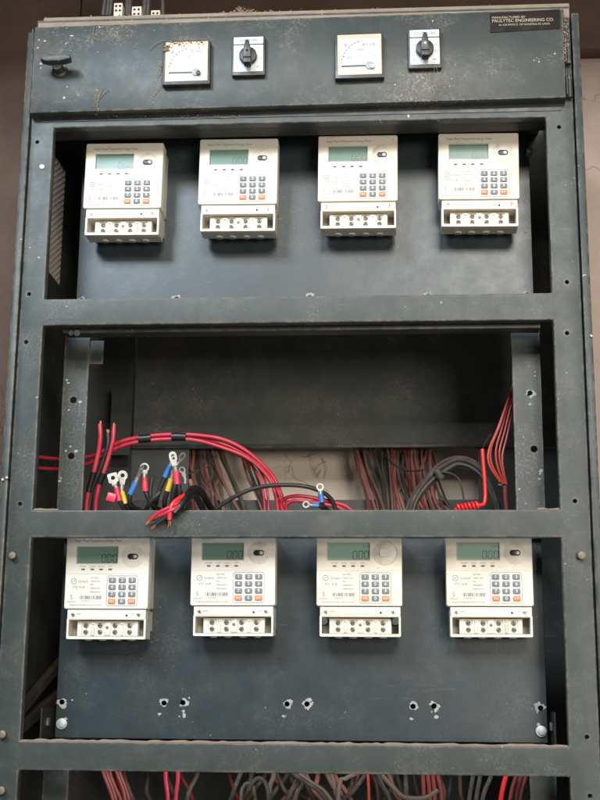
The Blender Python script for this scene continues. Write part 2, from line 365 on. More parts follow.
# side panels with an expanded-metal vent
for s in (-1, 1):
    xa, xb = (-0.4518, -0.4495) if s < 0 else (0.4558, 0.4581)
    b = NB()
    y0, y1, z0, z1 = (0.165, 0.272, 1.568, 1.788) if s < 0 else (0.350, 0.462, 1.545, 1.70)
    box(b, xa, xb, 0.0192 if s < 0 else 0.0312, y0, 0.0, 1.94); box(b, xa, xb, y1, 0.47, 0.0, 1.94)
    box(b, xa, xb, y0, y1, 0.0, z0); box(b, xa, xb, y0, y1, z1, 1.94)
    sp = obj('side_panel', b, 'inner', cab, smooth=False)
    b = NB(); xm = (xa+xb)/2; pitch = 0.0115
    def clipseg(c, k):
        # y = yc + t, z = c + k t  clipped to the vent
        ts = [(y0-(y0+y1)/2), (y1-(y0+y1)/2)]
        a0, a1 = ts; pts = []
        for t in (a0, a1): pts.append([t, c+k*t])
        if k != 0:
            for q in pts:
                if q[1] < z0: q[0], q[1] = (z0-c)/k, z0
                if q[1] > z1: q[0], q[1] = (z1-c)/k, z1
        return pts
    for k in (0.62, -0.62):
        c = z0-0.05
        while c < z1+0.05:
            (ta, za), (tb, zb) = clipseg(c, k)
            if abs(tb-ta) > 0.004:
                ya, yb = (y0+y1)/2+ta, (y0+y1)/2+tb
                if y0-1e-4 <= min(ya, yb) and max(ya, yb) <= y1+1e-4:
                    tube(b, [(xm, ya, za), (xm, yb, zb)], 0.0019, 4, raw=True)
            c += pitch
    obj('vent_mesh', b, 'mesh', sp, smooth=False, kind='stuff')
# roof: two dusty tiers above the header
b = NB(); box(b, -0.436, 0.443, 0.0435, 0.47, 1.925, 1.941, 0.003); box(b, -0.4295, 0.446, 0.004, 0.46, 1.9415, 1.953, 0.003)
obj('roof', b, 'dustpaint', cab)
# back of the cabinet: upper panel, left leaf, right leaf, lower panel round the cut-out
b = NB(); box(b, -0.340, 0.4555, 0.452, 0.456, 1.2985, 1.935); obj('back_panel', b, 'back', cab, smooth=False)
b = NB(); box(b, -0.449, -0.343, 0.449, 0.453, 0.0, 1.935); obj('back_panel', b, 'inner', cab, smooth=False)
b = NB(); box(b, -0.3425, -0.232, 0.4535, 0.4575, 1.2, 1.298); obj('back_leaf', b, 'back', cab, smooth=False)
b = NB(); box(b, 0.311, 0.4555, 0.4535, 0.4575, 1.2, 1.298); obj('back_leaf', b, 'inner', cab, smooth=False)
b = NB(); box(b, -0.340, 0.4555, 0.440, 0.456, 0.0, 1.199); obj('back_panel', b, 'inner', cab, smooth=False)
b = NB(); box(b, -0.340, 0.360, 0.4455, 0.4515, 1.2985, 1.307, 0.002); obj('panel_lip', b, 'paint', cab)

# meter mounting plates
def ragged(x, z, r, y, parent):
    """bare ring torn off the paint round a drilled hole, often open on one side"""
    n = 34; ph = rnd(0, 6.28); span = rnd(0.66, 1.25); r *= rnd(.8, 1.12)
    bb = NB(); rows = []
    for i in range(n+1):
        a = ph+2*math.pi*i/n; k = 1.0+0.26*math.sin(a*1.0+ph*2)+0.14*math.sin(3*a-ph)+(0.0 if i in (0, n) else rnd(-.2, .2))
        ri = 0.0041 if rnd(0, 1) > .2 else 0.0046
        ro = max(ri+.0006, r*k)
        rows.append([bb.verts.new((x+q*math.cos(a), yy, z+q*math.sin(a)*.97)) for q, yy in ((ri, y+.0002), (ri, y-.0003), (ro, y-.0003), (ro, y+.0002))])
    for i in range(n):
        if i/n > span: break
        for k in range(3): bb.faces.new((rows[i][k], rows[i][k+1], rows[i+1][k+1], rows[i+1][k]))
    loose = [v for v in bb.verts if not v.link_faces]; bmesh.ops.delete(bb, geom=loose, context='VERTS')
    bmesh.ops.recalc_face_normals(bb, faces=bb.faces[:])
    obj('paint_chip', bb, 'chip', parent, smooth=False)
def fleck(x, z, r, y, parent):
    bb = NB(); outline(bb, circ(x, z, r, 9, 0.4, r*rnd(.6, 1.1)), y-0.0004, y+0.0002); obj('paint_chip', bb, 'chip', parent, smooth=False)
h3 = [(-0.3725, 0.8308), (-0.2097, 0.8307), (-0.1797, 0.8315), (-0.0158, 0.8308), (0.0154, 0.8311), (0.1801, 0.829), (0.2126, 0.8298), (0.3760, 0.8283)]
def plate(z0, z1, hz, x0, x1):
    bb = NB(); box(bb, x0, x1, 0.130, 0.1325, z0, z1, 0.0008, 1)
    p = obj('mounting_plate', bb, 'plate', cab)
    bb = NB()
    for x, z in hz: cyl(bb, x, z, 0.0045, 0.12, 0.14, 16)
    cut(p, bb); return p
plate3 = plate(0.776, 1.091, h3, -0.3815, 0.3855)
for x, z in h3: ragged(x, z, 0.0078, 0.130, plate3)
for x, z, r in ((-0.2165, 0.8140, .0030), (-0.1785, 0.8180, .0028), (-0.1775, 0.8120, .0035), (-0.1700, 0.8385, .0018), (-0.0205, 0.8125, .003),
                (0.1775, 0.8100, .0025), (0.2160, 0.8130, .004), (-0.366, 0.805, .0035), (0.372, 0.803, .003), (-0.356, 0.834, .0016), (-0.185, 0.8105, .0015), (0.209, 0.821, .0014)):
    fleck(x, z, r, 0.130, plate3)
plate1 = plate(1.432, 1.80, [(-0.2097, 1.4935), (0.0154, 1.4925), (0.2126, 1.4925), (0.376, 1.4925)], -0.3815, 0.3865)
for x in (-0.3725, -0.2097, 0.0154, 0.2126, 0.376): ragged(x, 1.4945, 0.0078, 0.130, plate1)
fleck(0.376, 1.603, 0.002, 0.13, plate1)
for x, z in ((-0.3708, 0.7975), (0.3754, 0.7935)):
    bb = NB(); cyl(bb, x, z, 0.0086, 0.1255, 0.1298, 18, 0.001); cyl(bb, x+0.001, z, 0.0062, 0.1225, 0.1256, 6, 0.0008)
    obj('bolt', bb, 'zinc', plate3)
bb = NB(); cyl(bb, 0.386, 1.7435, 0.0055, 0.112, 0.1298, 12, 0.001); obj('bolt', bb, 'screw', plate1)
# L-bracket that carries the plate
for s in (-1, 1):
    bb = NB(); x = -0.3965 if s < 0 else 0.3935
    box(bb, x-0.0010, x+0.0010, 0.10, 0.20, 0.776, 0.822); br = obj('bracket', bb, 'inner', cab, smooth=False)
    bb = NB(); tube(bb, [(x-0.004 if s > 0 else x+0.004, 0.135, 0.80), (x-0.001 if s > 0 else x+0.001, 0.135, 0.80)], 0.007, 6, raw=True); obj('nut', bb, 'screw', br)
# slanting stays low down inside the third bay
for y0, z0, y1, z1, h in ((0.06, 0.792, 0.44, 0.94, 0.018), (0.06, 0.775, 0.44, 0.87, 0.022)):
    bb = NB(); tube(bb, [(-0.440, y0, z0), (-0.425, y1, z1)], h*0.5, 4, raw=True); obj('stay', bb, 'darkbrown', cab, smooth=False)

bb = NB(); box(bb, -0.449, 0.4555, 0.0185, 0.060, 1.7535, 1.80, 0.001); obj('cross_rail', bb, 'inner', cab)
# uprights with bolt holes, bay 2 and bay 4
def upright(x0, x1, z0, z1, hz):
    bb = NB(); box(bb, x0, x1, 0.100, 0.1025, z0, z1, 0.0009, 1)
    u = obj('upright', bb, 'paint', cab)
    bb = NB()
    for x, z in hz: cyl(bb, x, z, 0.0056, 0.09, 0.11, 18)
    if hz: cut(u, bb)
    bb = NB(); xe = x0 if x0 < 0 else x1
    box(bb, (xe+0.0002) if x0 < 0 else (xe-0.0024), (xe+0.0024) if x0 < 0 else (xe-0.0002), 0.1027, 0.128, z0, z1); obj('flange', bb, 'paint', u, smooth=False)
    return u
ul = upright(-0.3895, -0.3472, 1.093, 1.432, [(-0.3705, 1.3136), (-0.3695, 1.2202)])
ur = upright(0.3445, 0.3905, 1.093, 1.432, [(0.3719, 1.3197), (0.3754, 1.2283)])
upright(-0.3895, -0.349, 0.42, 0.765, []); upright(0.353, 0.393, 0.42, 0.765, [])
ragged(0.3719, 1.3197, 0.0078, 0.100, ur)
for q in ((-0.3826, 0.1000, 1.3475), (-0.3807, 0.1000, 1.3424), (-0.3768, 0.1000, 1.2968), (-0.3591, 0.1000, 1.3102), (-0.3844, 0.1000, 1.1841), (-0.3858, 0.1000, 1.1792), (-0.3784, 0.1000, 1.2285), (-0.3619, 0.1000, 1.2285)): fleck(q[0], q[2], rnd(.0012, .0034), 0.100, ul)
for q in ((0.3810, 0.1000, 1.3543), (0.3807, 0.1000, 1.3477), (0.3714, 0.1000, 1.3016), (0.3852, 0.1000, 1.1929), (0.3835, 0.1000, 1.1881), (0.3817, 0.1000, 1.1801)): fleck(q[0], q[2], rnd(.0012, .0036), 0.100, ur)
bb = NB(); box(bb, -0.376, 0.384, 0.032, 0.062, 1.4085, 1.4185, 0.001); lip = obj('cross_rail', bb, 'paint', cab)
bb = NB(); tube(bb, [(-0.3621, 0.0310, 1.4080), (-0.3613, 0.0280, 1.4071)], 0.004, 10, raw=True); tube(bb, [(-0.3523, 0.0310, 1.4079), (-0.3513, 0.0270, 1.4068)], 0.005, 10, raw=True); obj('bolt', bb, 'black', lip)
bb = NB(); q0 = (-0.3482, 0.1040, 1.4149); q1 = (-0.3246, 0.1040, 1.3752)
box(bb, q0[0], q1[0], 0.1032, 0.1055, q1[2], q0[2]); obj('bracket', bb, 'paint', cab, smooth=False)
bb = NB(); q0 = (-0.3735, 0.4000, 1.4060); q1 = (-0.3344, 0.4000, 1.2777); box(bb, q0[0], q1[0], 0.40, 0.403, q1[2], q0[2]); obj('bracket', bb, 'inner', cab, smooth=False)
bb = NB(); q0 = (-0.3624, 0.1700, 1.1722); q1 = (-0.3474, 0.1700, 1.1386); box(bb, q0[0], q1[0], 0.17, 0.173, 1.10, q0[2]); obj('bracket', bb, 'inner', cab, smooth=False)

# dust lying on the ledges of the lower openings
for x0, x1, z in ((-0.3985, 0.3985, 0.7750), (-0.3985, -0.360, 1.1173), (0.366, 0.3985, 1.1173)):
    bb = NB(); n = int((x1-x0)/0.008); top = [(x0+(x1-x0)*i/n, z+rnd(.0012, .0034)) for i in range(n+1)]
    outline(bb, [(x0, z-.0001), (x1, z-.0001)]+top[::-1], 0.0004, 0.0175); obj('dust_ridge', bb, 'dustpaint', cab)
# bolts on the posts
for x, z, r, m in ((-0.425, 1.0471, 0.0055, 'brass'), (-0.4246, 0.7844, 0.0058, 'brass'), (-0.4212, 0.7051, 0.0058, 'brass'), (0.4279, 1.048, 0.0062, 'brass'), (-0.4159, 1.6812, 0.0046, 'zinc')):
    bb = NB(); d = 0.011 if r > 0.005 else 0.002
    cyl(bb, x, z, r, -d, 0.0, 14, 0.0012)
    bo = obj('bolt', bb, m, cab)
for q in ((0.4579, 0.0000, 1.3837), (-0.4419, -0.0040, 1.1667), (-0.4480, -0.0040, 1.1636)):
    bb = NB(); cyl(bb, max(-0.45, min(0.456, q[0])), q[2], 0.0022, -0.0075, -0.003, 8, 0.0006); obj('bolt', bb, 'screw', cab)

# header door with handle, hinges and nameplate
b = NB(); outline(b, [(-0.4365, 1.7660), (0.4315, 1.7720), (0.4325, 1.9290), (-0.4365, 1.9225)], -0.022, -0.0015, 0.0055)
door = obj('header_door', b, 'door', cab)
b = NB(); box(b, -0.420, 0.425, -0.0014, 0.0003, 1.760, 1.766); obj('door_gap_shade', b, 'black', cab, smooth=False)  # black strip standing in for the shadow gap below the door
b = NB(); box(b, -0.436, 0.444, -0.0012, 0.003, 1.923, 1.940, 0.001); obj('header_lip', b, 'dustpaint', cab)
b = NB()
cyl(b, -0.3885, 1.8405, 0.0085, -0.044, -0.0218, 18, 0.001)
cyl(b, -0.3885, 1.8405, 0.0125, -0.026, -0.0217, 20, 0.001)
outline(b, [(-0.4120, 1.8425), (-0.4105, 1.8500), (-0.3950, 1.8525), (-0.3780, 1.8520), (-0.3640, 1.8495), (-0.3635, 1.8430), (-0.3760, 1.8395), (-0.4000, 1.8385)], -0.060, -0.0435, 0.002)
obj('handle', b, 'paint', door)
for z0, z1 in ((1.838, 1.872), (1.779, 1.8135)):
    b = NB(); tube(b, [(0.4385, -0.007, z0), (0.4385, -0.007, z1)], 0.0046, 14, raw=True); hn = obj('hinge', b, 'paint', door)
    b = NB(); tube(b, [(0.4385, -0.007, z1), (0.4385, -0.007, z1+0.005)], 0.003, 10, raw=True); box(b, 0.4322, 0.4335, -0.02, -0.003, z0, z1); obj('hinge_pin', b, 'black', door)
b = NB(); outline(b, [(0.3135, 1.8880), (0.4250, 1.8920), (0.4258, 1.9265), (0.3140, 1.9225)], -0.0233, -0.0219, 0.0003)
npl = obj('nameplate', b, 'nameplate', door)
b = NB()
text(b, 'MANUFACTURED BY', 0.3165, 1.9140, 0.0052, -0.0236, sx=1.1)
text(b, 'PAULYTEC ENGINEERING CO.', 0.3165, 1.9080, 0.0079, -0.0236, sx=0.93)
text(b, '6A, ADE SHOPE ST. OFF INDUSTRIAL RD. LAGOS', 0.3275, 1.9008, 0.0046, -0.0236, sx=0.82)
obj('lettering', b, 'gold', npl, smooth=False, kind='stuff')
for q in ((-0.4210, -0.0220, 1.8534), (-0.4206, -0.0220, 1.8462), (-0.4268, -0.0220, 1.8968), (-0.4166, -0.0220, 1.8947), (-0.4276, -0.0220, 1.8824), (-0.3717, -0.0220, 1.9025), (-0.3268, -0.0220, 1.8723), (-0.3755, -0.0220, 1.8111), (-0.3795, -0.0220, 1.7916), (-0.3255, -0.0220, 1.8044), (0.1596, -0.0220, 1.8007), (0.4154, -0.0220, 1.8481), (0.3896, -0.0220, 1.8348), (0.3818, -0.0220, 1.8385)):
    fleck(q[0], q[2], rnd(.001, .0026), -0.0222, door)

# ================================================================== panel instruments
def gauge(x0, x1, z0, z1, rot, label, kind):
    cx, cz = (x0+x1)/2, (z0+z1)/2; w, h = x1-x0, z1-z0; Y = -0.022
    t = thing('panel_meter', label, 'panel meter', (cx, Y, z0), 'square dial instruments on the header')
    b = NB(); outline(b, rr(cx, cz, w, h, 0.0015), Y-0.013, Y-0.0002, 0.001)
    obj('case', b, 'black', t)
    b = NB(); po = rr(cx+0.0004, cz+0.0016, w-0.008, h-0.008, 0.001); pi_ = rr(cx+0.001, cz-0.001, w-0.015, h-0.017, 0.001)
    ring(b, po, pi_, Y-0.0137, Y-0.0128); obj('dial_rim', b, 'dialrim', t, smooth=False)
    b = NB(); outline(b, rr(cx+0.001, cz-0.001, w-0.0150, h-0.0170, 0.001), Y-0.0134, Y-0.0128); dial = obj('dial', b, 'dial', t, smooth=False)
    yd = Y-0.0137; px_, pz = cx+w*0.21, cz-h*0.235
    b = NB()
    R = w*0.60
    for k in range(13):
        a = math.radians(180-90*k/12); r0 = R*(0.93 if k % 3 == 0 else 0.965)
        c, s = math.cos(a), math.sin(a)
        if pz+R*s > z1-0.012 or px_+R*c < x0+0.009: continue
        tube(b, [(px_+r0*c, yd, pz+r0*s), (px_+R*c, yd, pz+R*s)], 0.0006, 3, raw=True)
    arc = [(px_+R*math.cos(math.radians(a_)), yd, pz+R*math.sin(math.radians(a_))) for a_ in range(98, 172, 6)]
    tube(b, [q for q in arc if q[2] < z1-0.012 and q[0] > x0+0.009], 0.0003, 3, raw=True)
    if kind == 'V':
        text(b, 'V', cx-w*0.28, cz+h*0.24, 0.0100, yd, 'CENTER'); text(b, '300', cx+w*0.02, cz+h*0.13, 0.0066, yd, 'CENTER')
        text(b, '400 500', cx+w*0.20, cz+h*0.235, 0.0066, yd, 'CENTER'); text(b, '100', cx-w*0.22, cz-h*0.05, 0.0066, yd, 'CENTER'); text(b, '~', cx+w*0.3, cz-h*0.02, 0.006, yd, 'CENTER')
    else:
        text(b, 'A', cx-w*0.29, cz+h*0.24, 0.0095, yd, 'CENTER'); text(b, '100', cx+w*0.02, cz+h*0.13, 0.006, yd, 'CENTER')
        text(b, '200 300', cx+w*0.18, cz+h*0.24, 0.006, yd, 'CENTER'); text(b, '50', cx-w*0.12, cz, 0.006, yd, 'CENTER')
    obj('scale_print', b, 'dprint', dial, smooth=False)
    b = NB(); box(b, px_-w*0.58, px_-w*0.08, yd-0.0009, yd-0.0002, pz-0.0010, pz+0.0013); obj('needle', b, 'dprint', t, smooth=False)
    b = NB(); cyl(b, px_, pz, w*0.085, yd-0.0022, yd+0.0002, 22, 0.0006); obj('pivot_cover', b, 'keyb', t)
    b = NB(); cyl(b, px_+w*0.055, pz-h*0.035, w*0.048, yd-0.005, yd-0.002, 16, 0.0006); obj('adjusting_screw', b, 'black' if kind == 'A' else 'screw', t)
    t.rotation_euler = (0, rot, 0)
    return t
gauge(-0.2160, -0.1385, 1.8040, 1.8815, -0.008, 'square white dial ammeter with dirt crumbs on its upper edge', 'A')
gauge(0.0640, 0.1425, 1.8080, 1.8865, -0.012, 'square white dial voltmeter marked V beside the cobwebbed rotary switch', 'V')
def selector(x0, x1, z0, z1, label, word, rot, web):
    cx, cz = (x0+x1)/2, (z0+z1)/2; w, h = x1-x0, z1-z0; Y = -0.022
    t = thing('rotary_switch', label, 'rotary switch', (cx, Y, z0), 'rotary selector switches on the header')
    b = NB(); outline(b, rr(cx, cz, w, h, 0.002), Y-0.010, Y-0.0002, 0.001); obj('base', b, 'black', t)
    zb = z1-0.0155
    b = NB(); outline(b, rr(cx, (z1-0.0022+zb+0.001)/2, w-0.006, z1-0.0022-zb-0.001, 0.0012), Y-0.0108, Y-0.0098); tp = obj('title_plate', b, 'dial', t, smooth=False)
    b = NB(); text(b, word, cx, (z1-0.0022+zb)/2, 0.0068, Y-0.0111, 'CENTER', sx=0.95); obj('lettering', b, 'dprint', tp, smooth=False, kind='stuff')
    b = NB(); outline(b, rr(cx, (zb-0.001+z0+0.0062)/2, w-0.006, zb-0.001-z0-0.0062, 0.0012), Y-0.0108, Y-0.0098); pl = obj('position_plate', b, 'dial', t, smooth=False)
    kc = (cx, (zb+z0)/2+0.0055)
    b = NB()
    for s, ax, az in (('0', 0, 0.0195), ('RY', 0.0175, 0.011), ('YB', 0.019, -0.001), ('BR', 0.016, -0.015), ('RN', -0.0175, 0.011), ('YN', -0.019, -0.001), ('BN', -0.016, -0.015)):
        text(b, s, kc[0]+ax, kc[1]+az-0.003, 0.0048, Y-0.0111, 'CENTER')
    obj('lettering', b, 'print', pl, smooth=False, kind='stuff')
    b = NB(); cyl(b, kc[0], kc[1]-0.001, 0.0142, Y-0.020, Y-0.0105, 28, 0.0012); knob = obj('knob', b, 'blackr', t)
    b = NB(); outline(b, [(kc[0]-0.0062, kc[1]-0.012), (kc[0]-0.0052, kc[1]+0.008), (kc[0]-0.0022, kc[1]+0.0185), (kc[0]+0.0022, kc[1]+0.0185), (kc[0]+0.0052, kc[1]+0.008), (kc[0]+0.0062, kc[1]-0.012)], Y-0.034, Y-0.0195, 0.0012)
    outline(b, [(kc[0]-0.0055, kc[1]-0.0205), (kc[0]-0.0062, kc[1]-0.011), (kc[0]+0.0062, kc[1]-0.011), (kc[0]+0.0055, kc[1]-0.0205)], Y-0.032, Y-0.016, 0.001)
    obj('grip', b, 'black', knob)
    b = NB(); cyl(b, kc[0], kc[1]-0.001, 0.0022, Y-0.0346, Y-0.0338, 12); obj('screw', b, 'void' if not web else 'zinc', knob)
    t.rotation_euler = (0, rot, 0); return t
selector(-0.1035, -0.0495, 1.8190, 1.8885, 'black knob rotary switch on white plate right of the ammeter', 'AMMETER', -0.008, False)
selector(0.1815, 0.2345, 1.8240, 1.8930, 'black knob rotary switch hung with dusty cobweb beneath the nameplate end', 'VOLTMETER', -0.010, True)

# ================================================================== energy meters
HF = 0.046; HT = 0.1625
def energy_meter():
    t = thing('energy_meter', 'x', 'electricity meter', (0, 0, 0), 'prepaid keypad electricity meters on the plates')
    X = lambda d: -0.066+d
    Zf = lambda u: HF+u
    F = -0.065                                   # face plane
    b = NB(); outline(b, rr(0.0, HF+0.0595, 0.126, 0.112, 0.003), -0.040, -0.0005, 0.0); obj('back_case', b, 'cream', t)
    b = NB(); outline(b, rr(0, (HF+HT)/2, 0.132, HT-HF, 0.0032), F, -0.038, 0.0018); cover = obj('front_cover', b, 'cream', t)
    # recessed lcd cut in the cover
    b = NB(); box(b, X(0.0175), X(0.0820), F-0.01, F+0.0042, Zf(0.0705), Zf(0.0965)); cut(cover, b)
    for p in cover.data.polygons: p.use_smooth = True
    cover.data.set_sharp_from_angle(angle=math.radians(30))
    b = NB(); box(b, X(0.0177), X(0.0818), F+0.0031, F+0.0039, Zf(0.0707), Zf(0.0963)); lcd = obj('lcd_screen', b, 'lcd', t, smooth=False)
    b = NB(); ring(b, rr(X(0.04975), Zf(0.0835), 0.0668, 0.0282, 0.0016), rr(X(0.04975), Zf(0.0835), 0.0645, 0.0260, 0.0004), F-0.0005, F+0.0002); obj('lcd_bezel', b, 'bezel', t, smooth=False)
    yl = F+0.0030
    def seg7(bm, x, z, w, h, segs, th=0.0011, sl=0.08):
        S = {'a': (0, h, w, h), 'd': (0, 0, w, 0), 'g': (0, h/2, w, h/2), 'f': (0, h/2, 0, h), 'b': (w, h/2, w, h), 'e': (0, 0, 0, h/2), 'c': (w, 0, w, h/2)}
        for s in segs:
            x0, z0, x1, z1 = S[s]; g = th*0.55
            if z0 == z1: q = [(x0+g, z0-th/2), (x1-g, z0-th/2), (x1-g, z0+th/2), (x0+g, z0+th/2)]
            else: q = [(x0-th/2, z0+g), (x0+th/2, z0+g), (x0+th/2, z1-g), (x0-th/2, z1-g)]
            bm.faces.new([bm.verts.new((x+a+c*sl, yl, z+c)) for a, c in q])
    b = NB()
    for i in range(3): seg7(b, X(0.0560+0.0088*i), Zf(0.0728), 0.0058, 0.0118, 'abcdef')
    box(b, X(0.0632), X(0.0643), yl-0.0001, yl+0.0001, Zf(0.0722), Zf(0.0733)); obj('digits', b, 'seg', lcd, smooth=False)
    b = NB(); seg7(b, X(0.0215), Zf(0.0885), 0.0034, 0.0056, 'abcdef', 0.0007); text(b, '1', X(0.0275), Zf(0.0912), 0.006, yl); text(b, 'kWh', X(0.0705), Zf(0.0915), 0.0052, yl)
    obj('lcd_symbols', b, 'seg_dim', lcd, smooth=False, kind='stuff')
    # optical port
    b = NB(); outline(b, circ(X(0.106), Zf(0.0812), 0.0175, 36), F-0.00025, F+0.0003, 0.0002); pd = obj('port_disc', b, 'cream', t)
    b = NB(); outline(b, rr(X(0.106), Zf(0.0812), 0.0165, 0.0088, 0.0043, 6), F-0.0016, F-0.0004, 0.0004); pt = obj('optical_port', b, 'black', t)
    b = NB(); cyl(b, X(0.1095), Zf(0.0812), 0.0029, F-0.0022, F-0.0015, 14, 0.0003); obj('port_lens', b, 'zinc', pt)
    # indicator lights with print above
    for d in (0.0280, 0.0425, 0.0565, 0.0710):
        b = NB(); outline(b, rr(X(d), Zf(0.0612), 0.0056, 0.0024, 0.0006, 2), F-0.0006, F+0.0003); obj('indicator', b, 'dprint', t, smooth=False)
    b = NB(); y = F-0.00035
    for s, d in (('POWER', 0.0280), ('PULSE', 0.0425), ('ALARM', 0.0565), ('COM', 0.0710)): text(b, s, X(d), Zf(0.0657), 0.0028, y, 'CENTER')
    text(b, 'Single Phase Prepayment Energy Meter', X(0.0130), Zf(0.1062), 0.0060, y, sx=0.80)
    text(b, 'Unitech', X(0.0205), Zf(0.0425), 0.0058, y, sx=0.9); text(b, 'STS 16-B', X(0.0125), Zf(0.0335), 0.0052, y)
    for s, z in (('220V 50Hz', 0.0482), ('10(60)A Class 1', 0.0428), ('IP54', 0.0374), ('1600imp/kWh', 0.0320), ('1600imp/kvarh', 0.0262)): text(b, s, X(0.0400), Zf(z), 0.0036, y, sx=0.78)
    text(b, 'S', X(0.0112), Zf(0.0178), 0.0095, y, 'CENTER'); text(b, 'COMPLIANT', X(0.0112), Zf(0.0110), 0.0026, y, 'CENTER')
    text(b, '04 180 026 471', X(0.0270), Zf(0.0122), 0.0025, y); text(b, 'Manufactured under licence, sealed, do not open', X(0.0085), Zf(0.0062), 0.0030, y, sx=0.85)
    obj('lettering', b, 'print', cover, smooth=False, kind='stuff')
    b = NB(); ring(b, circ(X(0.0140), Zf(0.0428), 0.0046, 20), circ(X(0.0140), Zf(0.0428), 0.0037, 20), F-0.0004, F+0.0001)
    tube(b, [(X(0.0118), F-0.0003, Zf(0.0412)), (X(0.0162), F-0.0003, Zf(0.0445))], 0.0005, 4, raw=True); obj('logo', b, 'print', cover, smooth=False)
    b = NB(); x = X(0.0240); rs = random.Random(3)
    while x < X(0.0580):
        w_ = rs.choice((0.0005, 0.0009, 0.0014)); box(b, x, x+w_, F-0.0004, F+0.0001, Zf(0.0150), Zf(0.0202)); x += w_+rs.choice((0.0005, 0.0009, 0.0016))
    obj('barcode', b, 'print', cover, smooth=False)
    b = NB(); box(b, X(0.004), X(0.128), F-0.0003, F+0.0002, Zf(0.05415), Zf(0.05445)); obj('seam', b, 'bezel', cover, smooth=False)
    # keypad
    kx, kz, kw, kh = X(0.0907), Zf(0.0281), 0.0490, 0.0475
    b = NB(); ring(b, rr(kx, kz, kw, kh, 0.0048, 5), rr(kx, kz, kw-0.0018, kh-0.0018, 0.0040, 5), F-0.0006, F+0.0002); obj('keypad_frame', b, 'keyb', t, smooth=False)
    names = ['1', '2', '3', '4', '5', '6', '7', '8', '9', 'DEL', '0', 'ENT']
    k0 = {}
    for i, s in enumerate(names):
        cx = kx+(-0.0157, 0.0, 0.0157)[i % 3]; cz = kz+(0.0164, 0.0055, -0.0055, -0.0164)[i//3]
        b = NB(); outline(b, rr(cx, cz, 0.0112, 0.0079, 0.0018, 3), F-0.0022, F+0.0004, 0.0007)
        k = obj('key', b, 'keyo' if len(s) > 1 else 'key', t)
        b = NB(); text(b, s, cx, cz, 0.0072 if len(s) == 1 else 0.0042, F-0.0024, 'CENTER'); obj('lettering', b, 'wprint', k, smooth=False, kind='stuff')
    # terminal chamber
    L, Rr = X(0.0052), X(0.1292); G = F+0.0028
    cx = (L+Rr)/2
    b = NB(); box(b, L, Rr, -0.050, -0.0220, 0.0015, HF-0.0005); box(b, L+0.0012, Rr-0.0012, -0.0218, -0.0005, 0.0150, HF-0.0010); tr = obj('terminal_case', b, 'cream2', t)
    c = NB(); box(c, L+0.003, Rr-0.003, -0.07, -0.028, 0.0048, 0.0295); cut(tr, c)
    b = NB(); po = rr(cx, 0.01625, Rr-L, 0.0325, 0.0018, 3); pi_ = rr(cx, 0.0170, Rr-L-0.0062, 0.0255, 0.0012, 3); ring(b, po, pi_, G, -0.0498); obj('tray_frame', b, 'cream', t)
    b = NB(); box(b, L+0.0003, Rr-0.0003, G-0.0006, -0.0498, 0.0300, HF-0.0010, 0.0011); st = obj('terminal_lid', b, 'cream', t)
    for d, r in ((0.0152, 0.0036), (0.1182, 0.0036)):
        b = NB(); cyl(b, X(d), 0.0378, r, G-0.0014, G-0.0004, 16, 0.0004); sc = obj('screw', b, 'screw', t)
        b = NB(); box(b, X(d)-r*0.8, X(d)+r*0.8, G-0.0016, G-0.0013, 0.0374, 0.0382); box(b, X(d)-0.0004, X(d)+0.0004, G-0.0016, G-0.0013, 0.0378-r*0.8, 0.0378+r*0.8); obj('slot', b, 'void', sc, smooth=False)
    b = NB(); cyl(b, X(0.0988), 0.0362, 0.0017, G-0.0008, G-0.0004, 12); obj('seal_hole', b, 'void', t, smooth=False)
    b = NB(); text(b, 'OPEN', X(0.0195), 0.0380, 0.0032, G-0.0008); text(b, 'OPEN', X(0.1130), 0.0380, 0.0032, G-0.0008, 'RIGHT'); obj('lettering', b, 'print', st, smooth=False, kind='stuff')
    for xa, xb in ((L+0.0034, X(0.0190)), (X(0.1155), Rr-0.0034)):
        b = NB(); box(b, xa, xb, -0.0300, -0.0282, 0.0052, 0.0290); obj('side_pocket', b, 'pocket', t, smooth=False)
    b = NB(); box(b, X(0.0195), X(0.1150), -0.0520, -0.0285, 0.0051, 0.0280, 0.0006); tb = obj('terminal_block', b, 'cream', t)
    c = NB()
    for d in (0.0330, 0.0555, 0.0790, 0.1020):
        box(c, X(d)-0.0062, X(d)+0.0062, -0.06, -0.0500, 0.0065, 0.0262)
    cut(tb, c)
    for d in (0.0330, 0.0555, 0.0790, 0.1020):
        for z in (0.0215, 0.0115):
            b = NB(); cyl(b, X(d), z, 0.0037, -0.0525, -0.0499, 14, 0.0005); sc = obj('terminal_screw', b, 'brass', t)
            b = NB(); a = rs.uniform(0, 3); vx, vz = math.cos(a)*0.003, math.sin(a)*0.003
            tube(b, [(X(d)-vx, -0.0525, z-vz), (X(d)+vx, -0.0525, z+vz)], 0.0007, 4, raw=True); obj('slot', b, 'void', sc, smooth=False)
    for d in (0.0443, 0.0905):
        b = NB(); box(b, X(d)-0.0024, X(d)+0.0024, -0.0545, -0.0518, 0.0058, 0.0205, 0.0004); cyl(b, X(d), 0.0245, 0.0018, -0.0545, -0.0518, 10); obj('divider', b, 'cream2', t)
    b = NB(); box(b, X(0.0673)-0.0045, X(0.0673)+0.0045, -0.0535, -0.0518, 0.0062, 0.0265, 0.0005); ctr = obj('link_cover', b, 'cream', t)
    b = NB(); cyl(b, X(0.0673), 0.0185, 0.0024, -0.0550, -0.0534, 12, 0.0004); obj('screw', b, 'brass', ctr)
